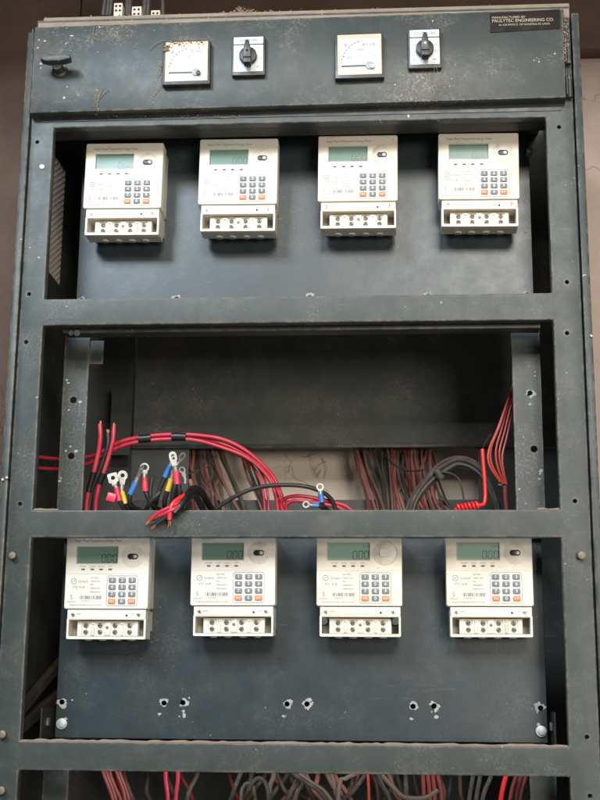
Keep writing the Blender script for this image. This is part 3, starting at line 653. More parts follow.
    for d in (0.0330, 0.0555, 0.0790, 0.1020):     # cable entries under the chamber
        b = NB(); tube(b, [(X(d), -0.030, 0.0018), (X(d), -0.030, -0.0006)], 0.0062, 14, raw=True); en = obj('cable_entry', b, 'cream', t)
        b = NB(); tube(b, [(X(d), -0.030, -0.0003), (X(d), -0.030, -0.0011)], 0.0043, 12, raw=True); obj('entry_hole', b, 'pocket', en)
    return t
em = energy_meter()
spots = [(-0.2960, 1.5870, 0.010, 'cream keypad meter at the mesh-side end of the top row'),
         (-0.1025, 1.5905, 0.008, 'cream keypad meter in the top row below the ammeter and its switch'),
         (0.0968, 1.5920, 0.006, 'cream keypad meter in the top row below the voltmeter'),
         (0.2950, 1.5918, 0.012, 'cream keypad meter in the top row below the nameplate, right end'),
         (-0.2945, 0.9262, -0.002, 'cream keypad meter in the bottom row below the loose red and yellow lugs'),
         (-0.0965, 0.9320, -0.004, 'cream keypad meter in the bottom row below the black arched cable'),
         (0.0988, 0.9320, 0.000, 'cream keypad meter with white sticker on its round port, bottom row'),
         (0.2980, 0.9325, -0.002, 'cream keypad meter at the bottom row end below the red coil')]
meters = []
for i, (x, z, r, lab) in enumerate(spots):
    o = em if i == 0 else copy_tree(em)
    o.location = (x, 0.1298, z); o.rotation_euler = (0, r, 0); o['label'] = lab; meters.append(o)
def tint(o, src, dst):
    for c in o.children_recursive:
        if c.data and c.material_slots and c.material_slots[0].material == M[src]:
            c.material_slots[0].link = 'OBJECT'; c.material_slots[0].material = M[dst]
tint(meters[3], 'cream', 'cream_y'); tint(meters[2], 'cream', 'cream_y'); tint(meters[4], 'cream', 'cream_g'); tint(meters[5], 'cream', 'cream_g')
tint(meters[6], 'lcd', 'lcd_lit'); tint(meters[7], 'lcd', 'lcd_lit')
for mm in meters[:4]:
    for c in mm.children_recursive:
        if c.name.startswith('port_lens'): c.material_slots[0].link = 'OBJECT'; c.material_slots[0].material = M['screw']
def add_to(o, name, bm, m):
    me = bpy.data.meshes.new(name); bm.to_mesh(me); bm.free(); me.materials.append(M[m])
    c = bpy.data.objects.new(name, me); COL.objects.link(c); c.parent = o; return c
b = NB(); outline(b, rr(-0.066+0.106, HF+0.0812, 0.0168, 0.0105, 0.003, 4), -0.0680, -0.0668); add_to(meters[6], 'port_sticker', b, 'wprint')
b = NB(); ring(b, circ(-0.066+0.106, HF+0.0812, 0.0188, 36), circ(-0.066+0.106, HF+0.0812, 0.0181, 36), -0.0658, -0.0652); add_to(meters[6], 'port_ring', b, 'bezel')
for mm in (meters[6],):
    for d in (0.0112, 0.1215):
        b = NB(); outline(b, circ(-0.066+d, 0.0235, 0.0058, 16, 0.08), -0.062, -0.030); add_to(mm, 'sealing_plug', b, 'black')

# ================================================================== cables
def wire(pts, r, m, label, cat='wire', group=None, n=8, name='wire', step=0.006):
    b = NB(); tube(b, pts, r, n, step); o = obj(name, b, m, base=pts[0]); return tag(o, label, cat, group)
# taped run of red cables across the second bay
rb = thing('red_cable_bundle', 'red cables bound with black tape, arching across the dark second bay', 'cable bundle', (-0.4521, 0.2000, 1.2374))
for pts, r in (([(-0.4521, 0.2000, 1.2374), (-0.4111, 0.1900, 1.2320), (-0.3584, 0.1700, 1.2315), (-0.3282, 0.1550, 1.2387), (-0.2997, 0.1450, 1.2519), (-0.2561, 0.1350, 1.2590), (-0.2004, 0.1300, 1.2614), (-0.1556, 0.1300, 1.2583), (-0.1230, 0.1350, 1.2524), (-0.0902, 0.1400, 1.2365), (-0.0628, 0.1500, 1.2148), (-0.0436, 0.1600, 1.1932), (-0.0321, 0.1650, 1.1673), (-0.0239, 0.1700, 1.1382)], .0033),
               ([(-0.4510, 0.2000, 1.2184), (-0.4103, 0.1900, 1.2148), (-0.3545, 0.1700, 1.2212), (-0.3246, 0.1550, 1.2336), (-0.2960, 0.1450, 1.2451), (-0.2559, 0.1350, 1.2517), (-0.2002, 0.1300, 1.2538), (-0.1636, 0.1300, 1.2499), (-0.1277, 0.1350, 1.2399), (-0.0917, 0.1400, 1.2265), (-0.0660, 0.1500, 1.2082), (-0.0480, 0.1550, 1.1857), (-0.0399, 0.1600, 1.1616), (-0.0367, 0.1650, 1.1375)], .0033),
               ([(-0.2707, 0.1420, 1.2562), (-0.2320, 0.1400, 1.2590), (-0.1983, 0.1380, 1.2593), (-0.1402, 0.1400, 1.2510), (-0.0990, 0.1450, 1.2358), (-0.0694, 0.1500, 1.2165), (-0.0502, 0.1600, 1.1948), (-0.0354, 0.1650, 1.1673), (-0.0306, 0.1700, 1.1382)], .0030),
               ([(-0.1068, 0.1550, 1.2361), (-0.0805, 0.1600, 1.2217), (-0.0641, 0.1650, 1.2008), (-0.0559, 0.1700, 1.1748), (-0.0520, 0.1700, 1.1366)], .0022),
               ([(-0.1107, 0.1600, 1.2353), (-0.0877, 0.1650, 1.2227), (-0.0710, 0.1680, 1.1996), (-0.0625, 0.1700, 1.1748), (-0.0586, 0.1700, 1.1366)], .0022)):
    b = NB(); tube(b, pts, r, 10); obj('cable', b, 'red', rb)
for pts in ([(-0.2661, 0.1355, 1.2551), (-0.2560, 0.1350, 1.2554), (-0.2459, 0.1345, 1.2563)], [(-0.2103, 0.1305, 1.2573), (-0.2003, 0.1300, 1.2575), (-0.1870, 0.1300, 1.2569)]):
    b = NB(); tube(b, pts, .0071, 14); obj('tape', b, 'tape', rb)

# cut red and black cables standing by the upright
def cut_cable(pts, r, m, tape, label):
    t = thing('cut_cable', label, 'cable', pts[0], 'cut cable ends beside the upright')
    b = NB(); tube(b, pts, r, 10); obj('sheath', b, m, t)
    d = (Vector(pts[0])-Vector(pts[1])).normalized()
    b = NB()
    for k in range(6):
        j = Vector((rnd(-1, 1), rnd(-1, 1), rnd(-1, 1)))*0.0016
        tube(b, [Vector(pts[0])+j*0.6-d*0.001, Vector(pts[0])+d*rnd(.004, .0065)+j*1.3], .0007, 5, raw=True)
    obj('copper_strands', b, 'copper', t)
    if tape: b = NB(); tube(b, tape, r+.0012, 12); obj('tape', b, 'tape', t)
cut_cable([(-0.3289, 0.1200, 1.2773), (-0.3272, 0.1200, 1.2572), (-0.3298, 0.1250, 1.2347), (-0.3356, 0.1300, 1.2090), (-0.3431, 0.1350, 1.1832), (-0.3496, 0.1400, 1.1541), (-0.3512, 0.1450, 1.1284)], .0038, 'red', [(-0.3379, 0.1310, 1.1991), (-0.3431, 0.1350, 1.1832), (-0.3472, 0.1380, 1.1671)], 'upright cut red cable with bare copper tip, nearest the drilled upright')
cut_cable([(-0.3064, 0.1250, 1.2732), (-0.3072, 0.1250, 1.2514), (-0.3138, 0.1300, 1.2256), (-0.3222, 0.1350, 1.1998), (-0.3306, 0.1400, 1.1757), (-0.3356, 0.1450, 1.1516), (-0.3372, 0.1500, 1.1258)], .0036, 'red', [(-0.3230, 0.1352, 1.1982), (-0.3298, 0.1393, 1.1806)], 'upright cut red cable with copper tip just left of the taped bundle')
cut_cable([(-0.3183, 0.1350, 1.2652), (-0.3175, 0.1350, 1.2467), (-0.3243, 0.1400, 1.2241), (-0.3343, 0.1450, 1.1982), (-0.3443, 0.1500, 1.1723), (-0.3502, 0.1550, 1.1298)], .0036, 'blackr', None, 'cut black cable with copper tip between two upright red cables')

# lugged cables
def lug(label, eye, neck, sl0, sl1, col, cables, shape='ring', yaw=0.0, ro=.0072, ri=.0036, rs=.0047, boot=None, cm='blackr'):
    eye, neck, sl0, sl1 = (Vector(q) for q in (eye, neck, sl0, sl1))
    t = thing('lugged_cable', label, 'cable lug', tuple(cables[0][-1]), 'loose cables with crimped lugs')
    u = (eye-neck).normalized(); n = Vector((math.sin(yaw), -math.cos(yaw), 0)); n = (n-u*n.dot(u)).normalized(); v = n.cross(u)
    Mx = Matrix((( v.x, -n.x, u.x, eye.x), (v.y, -n.y, u.y, eye.y), (v.z, -n.z, u.z, eye.z), (0, 0, 0, 1)))
    b = NB(); L = (eye-neck).length
    if shape == 'square': po = [(min(ro/max(abs(math.cos(a)), 1e-6), ro/max(abs(math.sin(a)), 1e-6), ro*1.3)*math.cos(a), min(ro/max(abs(math.cos(a)), 1e-6), ro/max(abs(math.sin(a)), 1e-6), ro*1.3)*math.sin(a)) for a in [2*math.pi*i/24 for i in range(24)]]
    elif shape == 'slot': po = rr(0, 0, ro*1.7, ro*2.5, ro*0.84, 3)
    else: po = circ(0, 0, ro, 16)
    n_ = len(po)
    pi_ = [(ri*math.cos(math.atan2(z, x)), ri*(1.5 if shape == 'slot' else 1)*math.sin(math.atan2(z, x))) for x, z in po]
    ring(b, po, pi_, -.0009, .0009)
    w0, w1 = ro*0.62, rs*0.72
    outline(b, [(-w0, -ro*0.80), (-w1, -L*1.02), (w1, -L*1.02), (w0, -ro*0.80)], -.0010, .0008)
    b.transform(Mx); ey = obj('lug_eye', b, 'lug', t, smooth=False)
    b = NB(); tube(b, [neck+u*.002, sl0, sl0.lerp(sl1, .3)], rs*0.80, 10); obj('barrel', b, 'lug', t)
    if col:
        b = NB(); d = (sl1-sl0); tube(b, [sl0, sl0+d*.06, sl0.lerp(sl1, .5), sl1-d*.06, sl1], rs, 14); obj('sleeve', b, col, t)
    for c in cables: b = NB(); tube(b, c, .0039, 10); obj('cable', b, cm, t)
    if boot:
        b = NB(); box(b, -.0075, .0075, -.004, .004, -.0072, .0072, .002); b.transform(Matrix.Translation(Vector(boot)) @ Matrix.Rotation(.25, 4, 'Y')); obj('insulating_boot', b, 'redsl', t)
    return t
lug('square tinned lug with red sleeve and red boot on black cable', (-0.2959, 0.0850, 1.1813), (-0.2921, 0.0850, 1.1683), (-0.2895, 0.0850, 1.1651), (-0.2840, 0.0860, 1.1442), 'redsl', [[(-0.2841, 0.0860, 1.1459), (-0.2792, 0.0920, 1.1355), (-0.2756, 0.1150, 1.1323), (-0.2680, 0.1600, 1.1354)]], 'square', 0.1, .0080, .0034, .0044, (-0.2961, 0.0810, 1.1491))
lug('grey teardrop lug with yellow sleeve beside the square lug', (-0.2831, 0.0970, 1.1874), (-0.2831, 0.0960, 1.1701), (-0.2828, 0.0950, 1.1602), (-0.2760, 0.0950, 1.1407), 'yellow', [[(-0.2761, 0.0950, 1.1424), (-0.2721, 0.1050, 1.1357), (-0.2672, 0.1300, 1.1344), (-0.2566, 0.1700, 1.1368)]], 'ring', 0.35, .0082, .0034, .0046)
lug('crumpled tinned lug with blue sleeve left of a bigger ring lug', (-0.2506, 0.0830, 1.1938), (-0.2567, 0.0840, 1.1794), (-0.2583, 0.0850, 1.1747), (-0.2674, 0.0870, 1.1548), 'blue', [[(-0.2669, 0.0870, 1.1556), (-0.2687, 0.0900, 1.1448), (-0.2650, 0.1100, 1.1364), (-0.2530, 0.1600, 1.1354)]], 'slot', -0.9, .0066, .0030, .0048)
lug('open ring lug with red sleeve standing next to a blue sleeve', (-0.2479, 0.0980, 1.2005), (-0.2471, 0.0970, 1.1881), (-0.2475, 0.0970, 1.1832), (-0.2447, 0.0970, 1.1612), 'redsl', [[(-0.2450, 0.0970, 1.1636), (-0.2400, 0.1000, 1.1495), (-0.2327, 0.1200, 1.1395), (-0.2232, 0.1700, 1.1368)]], 'ring', 0.3, .0074, .0046, .0050)
lug('tall slotted lug with red sleeve, highest of the cluster', (-0.1986, 0.0780, 1.2138), (-0.1951, 0.0790, 1.1977), (-0.1935, 0.0800, 1.1914), (-0.1910, 0.0810, 1.1698), 'redsl', [[(-0.1938, 0.0810, 1.1706), (-0.1980, 0.0850, 1.1552), (-0.2017, 0.1000, 1.1414), (-0.2072, 0.1400, 1.1325)], [(-0.1890, 0.0810, 1.1706), (-0.1869, 0.0860, 1.1537), (-0.1871, 0.1000, 1.1397), (-0.1916, 0.1400, 1.1325)]], 'slot', 0.1, .0072, .0030, .0056)
lug('black cable with blue sleeve tucked left of the tall slotted lug', (-0.2027, 0.1120, 1.2168), (-0.2073, 0.1120, 1.2077), (-0.2089, 0.1120, 1.2045), (-0.2172, 0.1130, 1.1866), 'blue', [[(-0.2167, 0.1130, 1.1874), (-0.2241, 0.1160, 1.1715), (-0.2308, 0.1250, 1.1549), (-0.2414, 0.1600, 1.1354)]], 'ring', -0.3, .0060, .0028, .0046)
lug('black cable with yellow sleeve below the tall slotted lug', (-0.2012, 0.1070, 1.1945), (-0.2037, 0.1070, 1.1863), (-0.2048, 0.1070, 1.1831), (-0.2108, 0.1080, 1.1629), 'yellow', [[(-0.2106, 0.1080, 1.1653), (-0.2151, 0.1120, 1.1529), (-0.2181, 0.1250, 1.1418), (-0.2197, 0.1600, 1.1353)]], 'ring', 0.2, .0052, .0026, .0050)
lug('bare narrow lug leaning away behind the tall slotted lug', (-0.1907, 0.1180, 1.2220), (-0.1970, 0.1180, 1.2113), (-0.1985, 0.1180, 1.2080), (-0.2016, 0.1190, 1.1966), None, [[(-0.2008, 0.1190, 1.1983), (-0.2023, 0.1220, 1.1757), (-0.2004, 0.1300, 1.1524), (-0.2031, 0.1600, 1.1353)]], 'slot', 0.85, .0058, .0030, .0030)
lug('bare silver lug upright behind the taped black loop', (-0.1917, 0.1280, 1.2014), (-0.1865, 0.1270, 1.1880), (-0.1858, 0.1270, 1.1847), (-0.1862, 0.1270, 1.1633), None, [[(-0.1861, 0.1270, 1.1666), (-0.1869, 0.1300, 1.1491), (-0.1898, 0.1600, 1.1353)]], 'ring', 0.5, .0058, .0034, .0042)
lug('small dark ring lug with blue sleeve at the arched cable end', (0.0362, 0.0900, 1.1667), (0.0369, 0.0900, 1.1586), (0.0372, 0.0900, 1.1554), (0.0394, 0.0910, 1.1420), 'blue', [[(0.0394, 0.0910, 1.1428), (0.0406, 0.1000, 1.1346), (0.0418, 0.1400, 1.1322)]], 'ring', 0.15, .0060, .0036, .0044)
lug('small ring lug lying flat with blue sleeve on the rail', (0.0145, 0.0850, 1.1380), (0.0216, 0.0850, 1.1372), (0.0240, 0.0850, 1.1367), (0.0341, 0.0870, 1.1366), 'blue', [[(0.0334, 0.0870, 1.1367), (0.0410, 0.0920, 1.1350), (0.0503, 0.1300, 1.1324)]], 'ring', 0.2, .0056, .0032, .0040)

for pts, m in (([(-0.2809, 0.1200, 1.1575), (-0.2737, 0.1200, 1.1428), (-0.2590, 0.1300, 1.1361), (-0.2479, 0.1600, 1.1321)], 'blackr'), ([(-0.2402, 0.1250, 1.1879), (-0.2427, 0.1250, 1.1648), (-0.2396, 0.1300, 1.1459), (-0.2346, 0.1600, 1.1320)], 'blackr'), ([(-0.2217, 0.1000, 1.1608), (-0.2343, 0.1000, 1.1479), (-0.2457, 0.1200, 1.1379), (-0.2596, 0.1600, 1.1321)], 'blackr'), ([(-0.1795, 0.1000, 1.1591), (-0.1743, 0.1000, 1.1445), (-0.1816, 0.1400, 1.1292)], 'dgrey'), ([(-0.1799, 0.1400, 1.1869), (-0.1737, 0.1350, 1.1662), (-0.1626, 0.1300, 1.1474), (-0.1535, 0.1500, 1.1306)], 'redbrown')):
    wire(pts, .0036, m, 'short loose %s cable end in the lug cluster' % ('black' if m == 'blackr' else 'dusty grey' if m == 'dgrey' else 'red-brown'), 'cable', 'short loose ends in the lug cluster', 8, 'cable')
# taped black end hung over the rail
te = thing('taped_cable_end', 'black taped cable loop with cut red ends hanging over the rail', 'cable', (-0.1576, 0.0300, 1.1543))
for pts, r, m in (([(-0.1404, 0.1500, 1.1338), (-0.1450, 0.1100, 1.1444), (-0.1476, 0.0700, 1.1527), (-0.1536, 0.0450, 1.1567), (-0.1594, 0.0220, 1.1515), (-0.1634, 0.0000, 1.1372), (-0.1691, -0.0100, 1.1235), (-0.1789, -0.0130, 1.1109)], .0058, 'tape'),
                  ([(-0.1525, 0.1200, 1.1296), (-0.1543, 0.0850, 1.1407), (-0.1572, 0.0500, 1.1465), (-0.1612, 0.0250, 1.1426), (-0.1637, 0.0030, 1.1300), (-0.1676, -0.0090, 1.1190)], .0052, 'blackr')):
    b = NB(); tube(b, pts, r, 12); obj('tape', b, m, te)
for pts, m, r in (([(-0.1593, 0.0120, 1.1453), (-0.1686, -0.0060, 1.1363), (-0.1778, -0.0140, 1.1282), (-0.1831, -0.0170, 1.1194), (-0.1846, -0.0170, 1.1088), (-0.1849, -0.0165, 1.0998)], 'redhot', .0036),
                  ([(-0.1628, -0.0030, 1.1337), (-0.1761, -0.0140, 1.1244), (-0.1908, -0.0160, 1.1165), (-0.2032, -0.0140, 1.1108), (-0.2154, -0.0120, 1.1004)], 'red', .0030),
                  ([(-0.1649, -0.0080, 1.1268), (-0.1783, -0.0180, 1.1162), (-0.1903, -0.0180, 1.1102), (-0.2013, -0.0150, 1.1061)], 'red', .0030),
                  ([(-0.1704, -0.0110, 1.1218), (-0.1832, -0.0150, 1.1106), (-0.1954, -0.0130, 1.1018), (-0.2064, -0.0100, 1.0938)], 'blackr', .0030),
                  ([(-0.1677, -0.0090, 1.1236), (-0.1853, -0.0120, 1.1156), (-0.2007, -0.0100, 1.1083), (-0.2116, -0.0080, 1.1009)], 'blackr', .0026)):
    b = NB(); tube(b, pts, r, 10); c = obj('cable', b, m, te)
    e0, e1 = Vector(pts[-1]), Vector(pts[-2]); d = (e0-e1).normalized(); b = NB()
    for k in range(6):
        j = Vector((rnd(-1, 1), rnd(-1, 1)*.5, rnd(-1, 1)))*.0016
        tube(b, [e0+j*.5-d*.002, e0+d*rnd(.006, .012)+j*1.8], .0007, 5, raw=True)
    obj('copper_strands', b, 'copper', c)

# single cables in the second bay
wire([(-0.1467, 0.1600, 1.1336), (-0.1292, 0.1500, 1.1470), (-0.1003, 0.1400, 1.1619), (-0.0705, 0.1350, 1.1726), (-0.0310, 0.1300, 1.1766), (0.0061, 0.1350, 1.1756), (0.0335, 0.1400, 1.1682), (0.0510, 0.1500, 1.1566), (0.0604, 0.1600, 1.1350)], .0036, 'blackr', 'black cable arching low in front of the plaster gap', 'cable', n=10, name='cable')
wire([(-0.1900, 0.1300, 1.1885), (-0.1786, 0.1400, 1.1985), (-0.1668, 0.1600, 1.2069), (-0.1549, 0.1800, 1.2189), (-0.1494, 0.2000, 1.2327), (-0.1500, 0.2400, 1.2523)], .0012, 'dgrey', 'thin black wire curving up from the lugs to the panel edge', n=6)
for pts, lab in (([(-0.0272, 0.1700, 1.1349), (-0.0320, 0.1650, 1.1524), (-0.0234, 0.1600, 1.1599), (-0.0050, 0.1550, 1.1624), (0.0196, 0.1550, 1.1598), (0.0456, 0.1600, 1.1548), (0.0749, 0.1650, 1.1472), (0.0878, 0.1700, 1.1364)], 'red cable looping low beyond the arched black cable, upper of two'),
                 ([(-0.0202, 0.1650, 1.1342), (-0.0232, 0.1600, 1.1466), (-0.0131, 0.1550, 1.1541), (0.0069, 0.1500, 1.1533), (0.0328, 0.1550, 1.1499), (0.0620, 0.1600, 1.1449), (0.0749, 0.1650, 1.1357)], 'red cable looping low beyond the arched black cable, lower of two')):
    wire(pts, .0032, 'red', lab, 'cable', 'low red loops on the rail', 10, 'cable')

# dusty wires hanging across the plaster gap
GL = 'dusty wires hanging at the lug side of the plaster gap'
GR = 'dusty wires hanging at the coil side of the plaster gap'
def hang(pts, m, r, right):
    side = 'by the loose lugs' if not right else 'by the thick grey cable arch'
    nm = {'redbrown': 'dusty red-brown', 'brown': 'dusty brown', 'dgrey': 'dusty black', 'tan': 'dusty tan', 'reddim': 'dull red', 'red': 'bright red'}[m]
    pts = [Vector(p)+Vector((rnd(-.0026, .0026), rnd(-.004, .004), 0)) for p in pts]
    wire(pts, r, m, f'{nm} wire hanging over the plaster gap {side}', 'wire', GR if right else GL, 7)
hang([(-0.2407, 0.4792, 1.3096), (-0.2355, 0.4722, 1.2850), (-0.2239, 0.4552, 1.2492), (-0.2056, 0.4160, 1.2050), (-0.1927, 0.3973, 1.1670)], 'redbrown', 0.0025, False)
hang([(-0.2348, 0.4904, 1.3118), (-0.2290, 0.4834, 1.2870), (-0.2161, 0.4664, 1.2511), (-0.1975, 0.4239, 1.2062), (-0.1863, 0.4040, 1.1679)], 'brown', 0.0024, False)
hang([(-0.2277, 0.4951, 1.3127), (-0.2225, 0.4881, 1.2878), (-0.2110, 0.4711, 1.2519), (-0.1923, 0.4272, 1.2067), (-0.1812, 0.4069, 1.1683)], 'redbrown', 0.0031, False)
hang([(-0.2190, 0.4888, 1.3114), (-0.2139, 0.4818, 1.2867), (-0.2025, 0.4648, 1.2508), (-0.1861, 0.4228, 1.2060), (-0.1769, 0.4031, 1.1678)], 'brown', 0.0025, False)
hang([(-0.2105, 0.4838, 1.3104), (-0.2066, 0.4768, 1.2857), (-0.1979, 0.4598, 1.2499), (-0.1819, 0.4193, 1.2054), (-0.1728, 0.4001, 1.1673)], 'redbrown', 0.0029, False)
hang([(-0.2039, 0.4784, 1.3093), (-0.2000, 0.4714, 1.2847), (-0.1915, 0.4544, 1.2490), (-0.1776, 0.4155, 1.2048), (-0.1687, 0.3969, 1.1669)], 'dgrey', 0.0027, False)
hang([(-0.2006, 0.4954, 1.3126), (-0.1967, 0.4884, 1.2878), (-0.1881, 0.4714, 1.2518), (-0.1755, 0.4274, 1.2067), (-0.1646, 0.4071, 1.1683)], 'brown', 0.0025, False)
hang([(-0.2315, 0.4944, 1.3126), (-0.2280, 0.4874, 1.2878), (-0.2205, 0.4704, 1.2518), (-0.2091, 0.4267, 1.2066), (-0.2033, 0.4065, 1.1683)], 'redbrown', 0.0031, False)
hang([(-0.2373, 0.4818, 1.3101), (-0.2344, 0.4748, 1.2854), (-0.2281, 0.4578, 1.2496), (-0.2171, 0.4179, 1.2053), (-0.2095, 0.3989, 1.1672)], 'reddim', 0.0027, False)
hang([(-0.2239, 0.4956, 1.3127), (-0.2187, 0.4886, 1.2879), (-0.2073, 0.4716, 1.2519), (-0.1886, 0.4275, 1.2067), (-0.1756, 0.4071, 1.1683)], 'reddim', 0.0026, False)
hang([(-0.1932, 0.4844, 1.3104), (-0.1865, 0.4774, 1.2857), (-0.1714, 0.4604, 1.2499), (-0.1465, 0.4197, 1.2054), (-0.1232, 0.4004, 1.1673)], 'redbrown', 0.0029, False)
hang([(-0.1893, 0.4983, 1.3131), (-0.1861, 0.4913, 1.2883), (-0.1790, 0.4743, 1.2523), (-0.1664, 0.4294, 1.2070), (-0.1592, 0.4088, 1.1685)], 'tan', 0.0025, False)
hang([(-0.1792, 0.4956, 1.3125), (-0.1732, 0.4886, 1.2877), (-0.1595, 0.4716, 1.2518), (-0.1344, 0.4275, 1.2066), (-0.1111, 0.4072, 1.1683)], 'dgrey', 0.0028, False)
hang([(-0.1426, 0.4972, 1.3127), (-0.1361, 0.4902, 1.2879), (-0.1215, 0.4732, 1.2519), (-0.1010, 0.4287, 1.2067), (-0.0854, 0.4081, 1.1684)], 'redbrown', 0.0027, False)
hang([(-0.1361, 0.4915, 1.3115), (-0.1297, 0.4845, 1.2868), (-0.1152, 0.4675, 1.2509), (-0.0950, 0.4247, 1.2061), (-0.0796, 0.4047, 1.1679)], 'brown', 0.0025, False)
hang([(-0.1270, 0.4793, 1.3091), (-0.1207, 0.4723, 1.2845), (-0.1063, 0.4553, 1.2488), (-0.0867, 0.4161, 1.2047), (-0.0661, 0.3974, 1.1668)], 'dgrey', 0.0025, False)
hang([(-0.1982, 0.4923, 1.3120), (-0.1914, 0.4853, 1.2872), (-0.1763, 0.4683, 1.2513), (-0.1510, 0.4252, 1.2063), (-0.1293, 0.4052, 1.1680)], 'brown', 0.0026, False)
hang([(-0.2419, 0.4987, 1.3134), (-0.2361, 0.4917, 1.2886), (-0.2231, 0.4747, 1.2525), (-0.2021, 0.4297, 1.2071), (-0.1907, 0.4090, 1.1686)], 'brown', 0.0027, False)
hang([(-0.2153, 0.4898, 1.3116), (-0.2119, 0.4828, 1.2868), (-0.2045, 0.4658, 1.2509), (-0.1918, 0.4234, 1.2061), (-0.1844, 0.4037, 1.1679)], 'redbrown', 0.0031, False)
hang([(-0.2078, 0.4917, 1.3119), (-0.2021, 0.4847, 1.2871), (-0.1895, 0.4677, 1.2512), (-0.1714, 0.4248, 1.2063), (-0.1569, 0.4048, 1.1680)], 'redbrown', 0.0028, False)
hang([(-0.2486, 0.5040, 1.3145), (-0.2451, 0.4970, 1.2896), (-0.2374, 0.4800, 1.2535), (-0.2195, 0.4334, 1.2077), (-0.2041, 0.4122, 1.1691)], 'brown', 0.0032, False)
hang([(-0.2314, 0.4815, 1.3101), (-0.2286, 0.4745, 1.2854), (-0.2224, 0.4575, 1.2496), (-0.2059, 0.4177, 1.2052), (-0.1911, 0.3987, 1.1672)], 'redbrown', 0.0028, False)
hang([(-0.1755, 0.4963, 1.3127), (-0.1694, 0.4893, 1.2878), (-0.1558, 0.4723, 1.2519), (-0.1326, 0.4280, 1.2067), (-0.1167, 0.4076, 1.1683)], 'brown', 0.0029, False)
hang([(-0.1310, 0.4801, 1.3093), (-0.1252, 0.4731, 1.2847), (-0.1121, 0.4561, 1.2490), (-0.0924, 0.4167, 1.2048), (-0.0716, 0.3978, 1.1669)], 'dgrey', 0.0026, False)
hang([(-0.2056, 0.5036, 1.3142), (-0.1994, 0.4966, 1.2893), (-0.1854, 0.4796, 1.2532), (-0.1688, 0.4331, 1.2075), (-0.1541, 0.4120, 1.1690)], 'brown', 0.0030, False)
hang([(-0.2196, 0.4799, 1.3097), (-0.2179, 0.4729, 1.2850), (-0.2145, 0.4559, 1.2493), (-0.2001, 0.4166, 1.2050), (-0.1891, 0.3978, 1.1670)], 'dgrey', 0.0027, False)
hang([(-0.1392, 0.4850, 1.3103), (-0.1322, 0.4780, 1.2856), (-0.1164, 0.4610, 1.2498), (-0.0964, 0.4201, 1.2054), (-0.0774, 0.4008, 1.1673)], 'reddim', 0.0024, False)
hang([(-0.2199, 0.4859, 1.3108), (-0.2154, 0.4789, 1.2861), (-0.2054, 0.4619, 1.2503), (-0.1800, 0.4207, 1.2056), (-0.1792, 0.4013, 1.1675)], 'brown', 0.0028, False)
hang([(-0.2231, 0.5052, 1.3146), (-0.2224, 0.4982, 1.2897), (-0.2213, 0.4812, 1.2536), (-0.1937, 0.4343, 1.2078), (-0.1654, 0.4129, 1.1691)], 'redbrown', 0.0025, False)
hang([(-0.2110, 0.4819, 1.3100), (-0.2040, 0.4749, 1.2853), (-0.1884, 0.4579, 1.2495), (-0.1974, 0.4179, 1.2052), (-0.1869, 0.3989, 1.1672)], 'brown', 0.0028, False)
hang([(-0.2169, 0.4873, 1.3111), (-0.2116, 0.4803, 1.2864), (-0.1999, 0.4633, 1.2505), (-0.1897, 0.4217, 1.2058), (-0.1690, 0.4022, 1.1676)], 'reddim', 0.0030, False)
hang([(-0.2085, 0.4926, 1.3121), (-0.2063, 0.4856, 1.2873), (-0.2016, 0.4686, 1.2514), (-0.1895, 0.4254, 1.2064), (-0.1745, 0.4054, 1.1681)], 'redbrown', 0.0032, False)
hang([(-0.1967, 0.4945, 1.3124), (-0.1896, 0.4875, 1.2876), (-0.1737, 0.4705, 1.2516), (-0.1849, 0.4268, 1.2066), (-0.1661, 0.4065, 1.1682)], 'redbrown', 0.0031, False)
hang([(-0.2049, 0.4913, 1.3118), (-0.2031, 0.4843, 1.2871), (-0.1994, 0.4673, 1.2512), (-0.1903, 0.4245, 1.2063), (-0.1695, 0.4046, 1.1680)], 'reddim', 0.0027, False)
hang([(-0.2194, 0.4867, 1.3110), (-0.2156, 0.4797, 1.2863), (-0.2071, 0.4627, 1.2504), (-0.1868, 0.4213, 1.2057), (-0.1890, 0.4018, 1.1676)], 'brown', 0.0024, False)
hang([(-0.2228, 0.4948, 1.3126), (-0.2214, 0.4878, 1.2878), (-0.2188, 0.4708, 1.2518), (-0.2020, 0.4269, 1.2067), (-0.1628, 0.4067, 1.1682)], 'redbrown', 0.0025, False)
hang([(0.0811, 0.4799, 1.3082), (0.0847, 0.4729, 1.2838), (0.0929, 0.4559, 1.2483), (0.1048, 0.4165, 1.2044), (0.1140, 0.3977, 1.1667)], 'reddim', 0.0026, True)
hang([(0.0849, 0.4818, 1.3086), (0.0890, 0.4748, 1.2841), (0.0985, 0.4578, 1.2486), (0.1121, 0.4179, 1.2046), (0.1231, 0.3989, 1.1668)], 'redbrown', 0.0025, True)
hang([(0.0904, 0.4907, 1.3103), (0.0950, 0.4837, 1.2857), (0.1058, 0.4667, 1.2501), (0.1211, 0.4241, 1.2055), (0.1321, 0.4042, 1.1676)], 'reddim', 0.0027, True)
hang([(0.0963, 0.4792, 1.3080), (0.1009, 0.4722, 1.2836), (0.1116, 0.4552, 1.2481), (0.1267, 0.4161, 1.2043), (0.1394, 0.3973, 1.1666)], 'brown', 0.0031, True)
hang([(0.1322, 0.4986, 1.3116), (0.1333, 0.4916, 1.2870), (0.1358, 0.4746, 1.2514), (0.1395, 0.4296, 1.2063), (0.1430, 0.4090, 1.1682)], 'brown', 0.0025, True)
hang([(0.1379, 0.5050, 1.3128), (0.1389, 0.4980, 1.2882), (0.1414, 0.4810, 1.2524), (0.1450, 0.4341, 1.2070), (0.1484, 0.4128, 1.1688)], 'dgrey', 0.0027, True)
